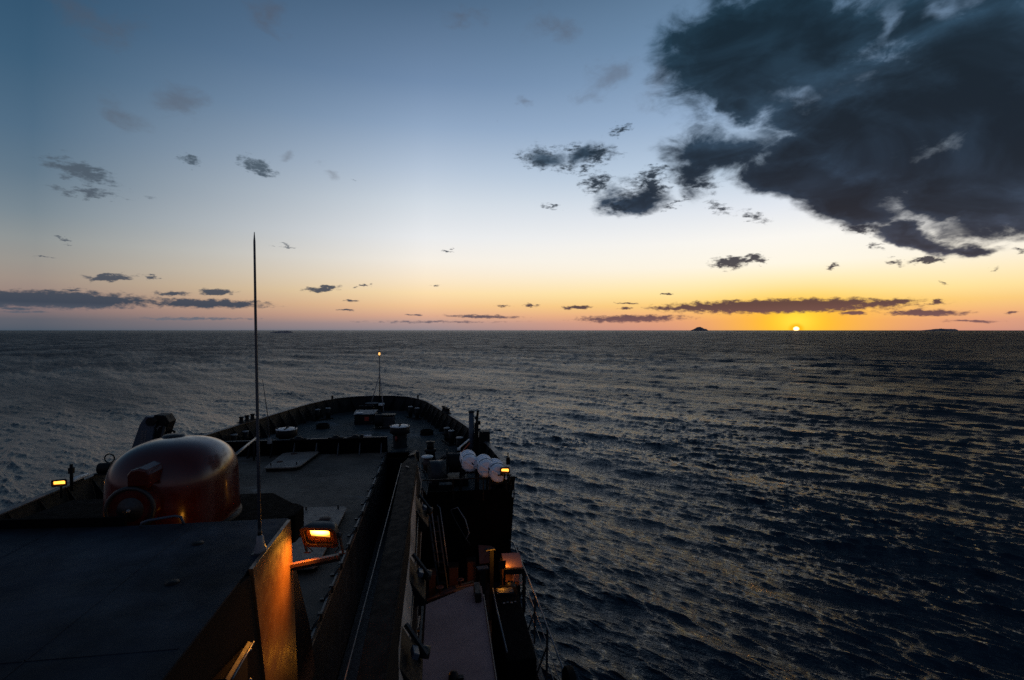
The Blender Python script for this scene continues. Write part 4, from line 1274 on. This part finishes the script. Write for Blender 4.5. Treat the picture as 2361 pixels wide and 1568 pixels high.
# ------------------------------------------------------------------ port knuckle crane
kc = thing('knuckle_crane', 'black folded deck crane arm rising behind the red dome to port', 'crane', (-9.8, 19.6, Z_FORE))
def slab(poly, y0, y1):
    m_ = MB()
    nn = len(poly)
    m_.add([(x, y0, z) for x, z in poly] + [(x, y1, z) for x, z in poly],
           [tuple(range(nn)), tuple(reversed(range(nn, 2 * nn)))] + [(i, nn + i, nn + (i + 1) % nn, (i + 1) % nn) for i in range(nn)])
    return m_
slab([(-10.45, 10.4), (-9.75, 10.4), (-9.50, 11.9), (-9.62, 12.05), (-9.82, 12.05), (-10.0, 11.78)], 19.3, 19.75).build('main_arm', M['steelblue'], kc, 0.03)
slab([(-9.72, 10.6), (-9.42, 10.9), (-9.20, 11.6), (-9.12, 11.82), (-9.26, 12.06), (-9.6, 12.08), (-9.62, 11.5)], 19.42, 19.95).build('folded_arm', M['black'], kc, 0.03)
MB().cyl((-9.62, 19.2, 11.88), (-9.62, 20.05, 11.88), 0.14, None, 18).cyl((-9.3, 19.35, 11.8), (-9.3, 20.05, 11.8), 0.1, None, 14).build('pivot_pin', M['black'], kc)
MB().cyl((-9.4, 19.36, 10.9), (-9.24, 19.36, 11.7), 0.05, 0.05, 10).build('ram', M['dark'], kc)
MB().tube([(-9.3, 19.6, 11.45), (-9.12, 19.6, 11.5), (-9.03, 19.6, 11.46), (-9.06, 19.6, 11.38)], 0.04, 8).build('hook', M['black'], kc)
MB().box((-10.0, 19.55, 9.4), (0.8, 0.8, 2.1)).build('pedestal', M['black'], kc, 0.05)
lt = MB()
for k in range(8):
    z = 11.12 + k * 0.062
    x = -9.98 + (z - 10.4) * 0.115
    lt.box((x - 0.05, 19.294, z), (0.09 if k % 3 else 0.05, 0.008, 0.03), (0, 0.2, 0)).box((x + 0.05, 19.294, z + 0.01), (0.05, 0.008, 0.036), (0, 0.2, 0))
lt.build('lettering', M['lettering'], kc)
MB().plate([(-9.52, 19.413, 11.62), (-9.40, 19.413, 11.74), (-9.30, 19.413, 11.70), (-9.44, 19.413, 11.66), (-9.50, 19.413, 11.52)], 0.008).build('emblem', M['lettering'], kc)

# ------------------------------------------------------------------ tall posts on the starboard side
tp = thing('davit_post', 'tall blue grey round post standing by the starboard bulwark', 'post', (1.74, 26.0, Z_FORE))
MB().cyl((1.74, 26.0, Z_FORE + 0.04), (1.74, 26.0, 10.9), 0.135, None, 24).lathe([(0.24, 0), (0.24, 0.04), (0.14, 0.06)], (1.74, 26, Z_FORE), n=20).build('column', M['steelblue'], tp)
MB().lathe([(0.15, 0), (0.16, 0.02), (0.15, 0.10), (0.11, 0.11), (0, 0.08)], (1.74, 26, 10.88), n=20).build('cap', M['rubber'], tp)
tg = thing('davit', 'thin black jagged davit arm right of the blue grey post', 'davit', (2.06, 26.0, Z_FORE))
MB().bar((1.98, 26.0, Z_FORE + 0.01), (1.99, 26.0, 10.35), 0.20, 0.22, (0, 1, 0)).bar((1.99, 26.0, 10.3), (2.07, 26.0, 10.98), 0.11, 0.14, (0, 1, 0)).build('beam', M['black'], tg, 0.02)
MB().box((2.13, 26.0, 10.35), (0.13, 0.12, 0.2)).box((2.14, 25.98, 10.0), (0.12, 0.1, 0.12)).box((1.94, 25.95, 10.6), (0.08, 0.1, 0.14)).build('sheave', M['black'], tg, 0.01)
MB().box((2.35, 25.6, 9.2), (0.5, 0.6, 1.65)).build('foot_box', M['black'], tg, 0.03)

# ------------------------------------------------------------------ machinery between the boom tip and the rafts
cp = thing('capstan', 'black capstan with stepped head forward of the boom tip', 'capstan', (-0.15, 26.0, Z_FORE))
MB().lathe([(0.42, 0), (0.42, 0.08), (0.3, 0.12), (0.24, 0.35), (0.22, 0.55), (0.3, 0.62), (0.3, 0.7), (0.18, 0.74)], (-0.3, 26.2, Z_FORE), n=24).build('drum', M['black'], cp)
MB().cyl((-0.3, 26.2, Z_FORE + 0.72), (-0.3, 26.2, Z_FORE + 1.02), 0.17, None, 16).lathe([(0.24, 0), (0.24, 0.05), (0.0, 0.08)], (-0.3, 26.2, Z_FORE + 1.02), n=16).build('head', M['black'], cp)
hb = thing('hose_reel', 'black tangle of hoses and hook gear hanging beside the boom tip', 'hose reel', (-0.05, 21.8, Z_FORE))
MB().cyl((-0.25, 21.8, 9.0), (0.25, 21.9, 9.0), 0.5, None, 28).build('reel', M['black'], hb, 0.02)
MB().box((0.0, 21.8, Z_FORE + 0.2), (0.7, 0.7, 0.38)).build('stand', M['black'], hb, 0.02)
MB().cyl((-0.29, 21.8, 9.0), (0.29, 21.9, 9.0), 0.56, 0.56, 28).build('flange', M['dark'], hb)
MB().tube([(0.15, 22.4, 9.3), (0.4, 22.6, 9.55), (0.55, 22.4, 9.45), (0.5, 22.1, 9.05), (0.35, 21.9, 8.7)], 0.03, 8).build('hose', M['rubber'], hb)
MB().bar((0.1, 22.8, 9.3), (0.42, 22.9, 9.5), 0.2, 0.16).build('arm', M['black'], hb, 0.02)
wd_ = thing('mooring_winch', 'dark mooring winch drum left of the white life rafts', 'winch', (0.62, 22.0, Z_FORE))
MB().cyl((0.45, 22.6, 9.25), (1.15, 22.6, 9.25), 0.42, None, 28).build('drum', M['black'], wd_, 0.02)
for x in (0.42, 1.15):
    MB().cyl((x, 22.6, 9.25), (x + 0.05, 22.6, 9.25), 0.58, None, 28).build('flange', M['black'], wd_)
MB().box((0.8, 22.6, Z_FORE + 0.18), (1.1, 1.0, 0.34)).build('bed', M['black'], wd_, 0.02)
MB().bar((1.0, 23.2, 9.75), (1.5, 24.0, 9.95), 0.05, 0.05).box((0.98, 23.1, 9.72), (0.14, 0.1, 0.1)).build('brake_lever', M['paleplate'], wd_)
op = thing('wire_guide', 'small rusty orange wire guide beside the blue grey post', 'wire guide', (1.5, 25.2, Z_FORE))
MB().bar((1.15, 25.0, 9.05), (1.62, 25.5, 9.45), 0.05, 0.06).build('arm', M['orange'], op)
MB().bar((1.4, 25.3, Z_FORE), (1.4, 25.3, 9.25), 0.08, 0.08, (0, 1, 0)).build('leg', M['redwall'], op)

# ------------------------------------------------------------------ well deck
lk = thing('deck_locker', 'long locker with flat pinkish grey top in the well deck', 'locker', (0.4, 9, Z_WELL))
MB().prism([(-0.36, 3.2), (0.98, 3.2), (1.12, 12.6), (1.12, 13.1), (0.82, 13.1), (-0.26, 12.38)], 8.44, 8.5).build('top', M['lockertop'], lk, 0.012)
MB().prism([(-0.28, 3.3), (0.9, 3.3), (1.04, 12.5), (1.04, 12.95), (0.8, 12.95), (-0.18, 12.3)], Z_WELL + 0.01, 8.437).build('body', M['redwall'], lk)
MB().bar((-0.43, 3.2, 8.46), (-0.33, 12.3, 8.46), 0.05, 0.10).build('edge_rail', M['dark'], lk)
MB().tube([(-0.52, 4.0, 8.32), (-0.40, 12.2, 8.32)], 0.022, 8).build('pipe', M['galv'], lk)
for y in (9.9, 10.25, 10.6, 11.1, 11.6):
    MB().box((-0.50 + (y - 4) * 0.0143, y, 8.33), (0.1, 0.09, 0.09)).build('pipe_clip', M['dark'], lk, 0.01)
MB().bar((1.0, 3.2, 8.515), (1.135, 12.6, 8.515), 0.02, 0.03).build('edge_bead', M['buff'], lk)
MB().box((0.98, 12.55, 8.62), (0.16, 0.6, 0.22)).build('hinge_block', M['black'], lk, 0.03)
MB().lathe([(0.09, 0), (0.09, 0.1), (0.05, 0.15), (0, 0.16)], (0.3, 9.62, 8.502), n=14).box((0.42, 9.6, 8.53), (0.14, 0.1, 0.06)).build('knob', M['black'], lk)

# open-fronted cabinet at the starboard rail with a lit work lamp inside
cb_ = thing('open_cabinet', 'open fronted steel cabinet glowing orange inside at the starboard rail', 'cabinet', (2.42, 16.5, Z_WELL))
MB().plate([(2.12, 16.08, 7.56), (2.68, 16.02, 7.56), (2.72, 16.92, 7.62), (2.12, 16.95, 7.62)], 0.05).build('top', M['lockertop'], cb_, 0.01)
MB().box((2.42, 16.95, 6.55), (0.66, 0.05, 1.7)).build('back', M['buff'], cb_)
MB().plate([(2.12, 16.05, 7.0), (2.7, 16.0, 7.0), (2.72, 16.9, 7.0), (2.12, 16.92, 7.0)], 0.04).build('shelf', M['buff'], cb_)
MB().bar((2.08, 16.03, 7.44), (2.72, 15.97, 7.44), 0.06, 0.16).build('lintel', M['black'], cb_)
for x in (2.1, 2.7):
    MB().bar((x, 16.03, Z_WELL), (x, 16.03, 7.5), 0.06, 0.06, (0, 1, 0)).bar((x, 16.9, Z_WELL), (x, 16.9, 7.5), 0.06, 0.06, (0, 1, 0)).build('leg', M['black'], cb_)
MB().box((2.5, 16.3, 7.12), (0.2, 0.22, 0.22)).build('tin', M['lockertop'], cb_, 0.01)
MB().lathe([(0.18, 0), (0.19, 0.1), (0.12, 0.2), (0, 0.24)], (2.28, 16.0, 6.9), n=16).build('coil', M['rubber'], cb_)


def work_lamp(label, c, face, energy, size=0.14, frame=True):
    f_ = Vector(face).normalized()
    t = thing('bulkhead_lamp', label, 'lamp', c)
    MB().cyl(Vector(c) - f_ * 0.09, Vector(c), size * 0.5, size * 0.6, 14).build('lamp_base', M['black'], t)
    MB().lathe([(size * 0.5, 0), (size * 0.45, size * 0.3), (size * 0.25, size * 0.5), (0, size * 0.55)], Vector(c) + f_ * 0.001, f_, 14).build('lens', M['sodium_small'], t)
    ld = bpy.data.lights.new('sodium_light', 'POINT')
    ld.energy = energy
    ld.color = (1.0, 0.36, 0.03)
    ld.shadow_soft_size = 0.05
    lo = bpy.data.objects.new('sodium_light', ld)
    COL.objects.link(lo)
    lo.location = f_ * (size * 0.9)
    lo.parent = t
    return t


work_lamp('small lit amber lamp at the near left corner of the open cabinet', (2.0, 15.95, 7.72), (0.25, 0.9, -0.25), 26.0, 0.09)
hd_ = bpy.data.objects['bulkhead_lamp']
MB().plate([(1.9, 15.84, 7.6), (2.12, 15.84, 7.6), (2.12, 15.84, 7.86), (1.9, 15.84, 7.86)], 0.02).build('shade', M['black'], hd_)
work_lamp('small lit amber lamp on the port side of the long locker', (-0.80, 10.9, 8.48), (1, 0, 0.1), 9.0, 0.06)
MB().box((-0.9, 10.9, 8.5), (0.02, 0.5, 0.4)).bar((-0.9, 10.9, 8.3), (-0.9, 10.9, Z_WELL), 0.05, 0.05, (0, 1, 0)).build('shade', M['black'], bpy.data.objects['bulkhead_lamp.001'])
work_lamp('small lit amber lamp low in the trench by the ladder', (-0.75, 16.2, 7.4), (1, 0.4, 0.1), 2.5, 0.08)

work_lamp('small lit amber lamp under the roof edge facing the dome, left of the pair', (-5.35, 8.55, 11.93), (0.1, 1, 0.1), 0.7, 0.1)
work_lamp('small lit amber lamp under the roof edge facing the dome, right of the pair', (-3.75, 8.3, 11.93), (-0.15, 1, 0.1), 0.7, 0.1)

# dark winch house right of the locker
wh = thing('winch_house', 'tall black winch house with faint pale marks by the starboard rail', 'winch house', (1.85, 14.0, Z_WELL))
MB().prism([(1.62, 12.0), (2.35, 12.0), (2.4, 15.5), (1.95, 15.7), (1.62, 15.4)], Z_WELL + 0.01, 7.2).build('casing', M['matt'], wh, 0.04)
MB().box((2.0, 15.2, 7.24), (0.5, 0.3, 0.06)).build('hood', M['dark'], wh, 0.015)
mk = MB()
for k in range(4):
    mk.box((1.9 + k * 0.11, 14.6 + (k % 2) * 0.03, 7.206), (0.06, 0.05 if k % 2 else 0.08, 0.006))
mk.build('lettering', M['lettering'], wh)
MB().tube([(1.66, 15.4, 7.25), (1.62, 14.0, 7.4), (1.66, 12.2, 7.3)], 0.02, 6).build('pipe', M['galv'], wh)
st = thing('pipe_stand', 'pair of black posts with pale flat tops between locker and cabinet', 'pipe stand', (1.5, 15.6, Z_WELL))
MB().bar((1.35, 15.3, Z_WELL), (1.35, 15.3, 7.9), 0.16, 0.2, (0, 1, 0)).bar((1.75, 16.6, Z_WELL), (1.75, 16.6, 7.9), 0.12, 0.16, (0, 1, 0)).build('post', M['black'], st)
MB().box((1.35, 15.3, 7.93), (0.34, 0.22, 0.05), (0, 0, 0.15)).box((1.7, 16.6, 7.93), (0.32, 0.16, 0.05), (0, 0, 0.2)).build('cap', M['dark'], st, 0.01)

# row of boxes against the break bulkhead
for k, (x, y, sx_, sy_, h_, mt, lb) in enumerate((
        (0.55, 17.2, 0.30, 0.30, 1.55, 'boom', 'pale topped box standing mid way along the dark bulkhead'),
        (1.15, 17.4, 0.28, 0.28, 1.6, 'boom', 'pale topped box nearest the cabinet along the dark bulkhead'),
        (-0.15, 17.3, 0.22, 0.5, 1.3, 'redwall', 'reddish upright box nearest the boom along the dark bulkhead'))):
    t = thing('deck_crate', lb, 'crate', (x, y, Z_WELL))
    MB().box((x, y, Z_WELL + h_ / 2), (sx_, sy_, h_)).build('body', M['redwall'], t, 0.02)
    MB().box((x, y, Z_WELL + h_ + 0.023), (sx_ + 0.04, sy_ + 0.04, 0.04)).build('lid', M[mt], t, 0.008)
t = thing('cover_board', 'dark red board leaning on the bulkhead left of the glowing cabinet', 'board', (1.75, 18.2, Z_WELL))
MB().plate([(1.5, 18.3, 6.7), (1.95, 18.25, 6.75), (2.0, 18.7, 7.15), (1.5, 18.75, 7.2)], 0.04).build('panel', M['redwall'], t)
MB().bar((1.75, 18.5, Z_WELL), (1.75, 18.5, 6.9), 0.08, 0.08, (0, 1, 0)).build('prop', M['black'], t)
t = thing('pipe_bundle', 'low pipes and valves crowded before the dark bulkhead', 'pipes', (0.5, 16.6, Z_WELL))
for k in range(4):
    MB().tube([(-0.3, 16.2 + k * 0.22, 6.6 - 0.1 * k), (0.5, 16.4 + k * 0.2, 6.75 - 0.06 * k), (1.2, 16.6 + k * 0.22, 6.6)], 0.05, 8).build('pipe', M['dark' if k % 2 else 'redwall'], t)
for x, y in ((0.1, 16.3), (0.75, 16.7)):
    MB().lathe([(0.12, 0), (0.12, 0.02), (0.03, 0.03), (0.03, -0.2)], (x, y, 6.95), n=14).build('valve_wheel', M['redwall'], t)

# inclined ladder on the bulkhead with amber-lit handrails
ld_ = thing('ladder', 'short inclined steel ladder with amber lit handrails below the rafts', 'ladder', (0.15, 18.3, Z_WELL))
for x in (-0.28, 0.02):
    MB().bar((x, 18.85, 8.3), (x + 0.34, 17.75, 6.2), 0.05, 0.1).build('stringer', M['dark'], ld_)
    MB().tube([(x, 18.7, 8.75), (x + 0.10, 18.5, 8.7), (x + 0.36, 17.6, 7.0)], 0.02, 8).build('handrail', M['galv'], ld_)
for k in range(7):
    s = (k + 0.5) / 7
    MB().box((-0.13 + 0.34 * s, 18.85 - 1.1 * s, 8.3 - 2.1 * s), (0.3, 0.18, 0.03)).build('tread', M['dark'], ld_)
fr = thing('pipework', 'bent pipe frame slanting across the dark bulkhead', 'frame', (1.0, 18.6, 7.5))
MB().tube([(0.5, 18.8, 8.5), (0.75, 18.7, 8.62), (1.02, 18.6, 8.2), (1.15, 18.5, 7.75), (1.02, 18.5, 7.5)], 0.022, 8).build('bend', M['galv'], fr)
MB().tube([(0.5, 18.8, 8.5), (0.72, 18.7, 8.05), (1.02, 18.6, 7.55), (1.2, 18.5, 7.3)], 0.015, 8).build('strut', M['dark'], fr)
# port side odds: winch ring and covered pipe on the bulwark
pr = thing('rope_reel', 'black rope reel with ring standing on the port bulwark by the dome', 'rope reel', (-12.4, 21.5, Z_TOP + 0.045))
MB().cyl((-12.6, 21.6, 9.78), (-12.15, 21.6, 9.78), 0.2, None, 18).build('drum', M['black'], pr, 0.02)
MB().tube([(-12.35 + 0.17 * math.cos(a_), 21.8, 10.1 + 0.17 * math.sin(a_)) for a_ in [k * math.pi / 8 for k in range(17)]], 0.025, 6).build('ring', M['black'], pr)
MB().bar((-12.7, 21.6, 9.58), (-12.05, 21.6, 9.58), 0.3, 0.06).build('foot', M['black'], pr)
pp = thing('covered_pipe', 'pale canvas covered pipe lying along the port bulwark rail', 'pipe', (-12.7, 20.7, 9.6))
MB().tube([(-12.75, 20.2, 9.64), (-12.72, 20.6, 9.7), (-12.68, 21.1, 9.68)], [0.05, 0.085, 0.06], 10).build('cover', M['paleplate'], pp)
MB().box((-12.72, 20.6, 9.585), (0.14, 0.5, 0.07)).build('chock', M['black'], pp)

# small gear on and about the foredeck
nz = thing('fire_nozzle', 'small pale fire nozzle clamped on top of the breakwater', 'nozzle', (-3.6, 28.65, 9.25))
MB().cyl((-3.85, 28.65, 9.32), (-3.45, 28.65, 9.33), 0.06, 0.05, 12).build('barrel', M['paleplate'], nz)
MB().box((-3.95, 28.65, 9.32), (0.16, 0.14, 0.14)).build('valve', M['black'], nz, 0.01)
for k, (x, lb) in enumerate(((-7.2, 'dark clamp on the breakwater top nearest the short antenna'), (-5.3, 'dark clamp midway along the breakwater top'), (-4.3, 'rounded dark clamp beside the pale fire nozzle'))):
    t = thing('rail_clamp', lb, 'clamp', (x, 28.68, 9.23))
    MB().lathe([(0.22, 0), (0.22, 0.06), (0.12, 0.15), (0, 0.17)], (x, 28.68, 9.24), n=14).build('knob', M['black'], t)
    MB().bar((x - 0.4, 28.68, 9.26), (x + 0.4, 28.68, 9.27), 0.1, 0.05).build('bar', M['black'], t)


def coil(label, x, y, z, r):
    t = thing('rope_coil', label, 'rope', (x, y, z), 'rope coils on the foredeck')
    pts = []
    for k in range(90):
        a_ = k * 0.42
        pts.append((x + (r - 0.05 * (k // 15 % 2)) * math.cos(a_), y + (r - 0.05 * (k // 15 % 2)) * math.sin(a_), z + 0.03 + 0.05 * (k // 15)))
    o = MB().tube(pts, 0.032, 6).build('coil', M['boom'], t)


coil('coiled mooring rope on the foredeck left of the deck box', -7.6, 36.6, Z_FORE, 0.42)
coil('coiled mooring rope on the starboard foredeck beyond the capstan', -0.6, 33.4, Z_FORE, 0.40)
for sgn, lb in ((-1, 'port anchor chain running from the windlass to the stem'), (1, 'starboard anchor chain running from the windlass to the stem')):
    t = thing('anchor_chain', lb, 'chain', (-3.9 + 0.5 * sgn, 37.6, Z_FORE))
    p0, p1 = Vector((-3.85 + 0.5 * sgn, 36.75, Z_FORE + 0.3)), Vector((-4.6 + 1.2 * sgn, 42.4, Z_FORE + 0.06))
    nl = 26
    for k in range(nl):
        p = p0.lerp(p1, k / nl)
        q = p0.lerp(p1, (k + 1.25) / nl)
        p.z = max(Z_FORE + 0.05, p.z - 0.25 * math.sin(math.pi * min(1, k / nl * 1.2)))
        q.z = max(Z_FORE + 0.05, q.z - 0.25 * math.sin(math.pi * min(1, (k + 1) / nl * 1.2)))
        MB().bar(p, q, 0.12 if k % 2 else 0.05, 0.05 if k % 2 else 0.12).build('link', M['dark'], t)
# pipes and cable trays crowding the forward bulkhead of the well deck and the deck edge by the boom
tr = thing('pipe_run', 'dark pipe run with valves along the deck edge under the boom tip', 'pipes', (0.4, 19.6, Z_FORE))
for k in range(3):
    MB().tube([(-1.0, 19.3 + 0.14 * k, Z_FORE + 0.1), (0.2, 19.3 + 0.14 * k, Z_FORE + 0.14), (0.9, 19.4 + 0.14 * k, Z_FORE + 0.12), (1.0, 19.9, Z_FORE + 0.5)], 0.045, 8).build('pipe', M['dark'], tr)
for x in (-0.5, 0.05, 0.55):
    MB().lathe([(0.11, 0), (0.11, 0.02), (0.02, 0.03), (0.02, -0.2)], (x, 19.4, Z_FORE + 0.42), n=12).build('valve_wheel', M['boom'], tr)
MB().box((0.35, 20.3, Z_FORE + 0.35), (0.5, 0.4, 0.68)).build('valve_box', M['black'], tr, 0.03)
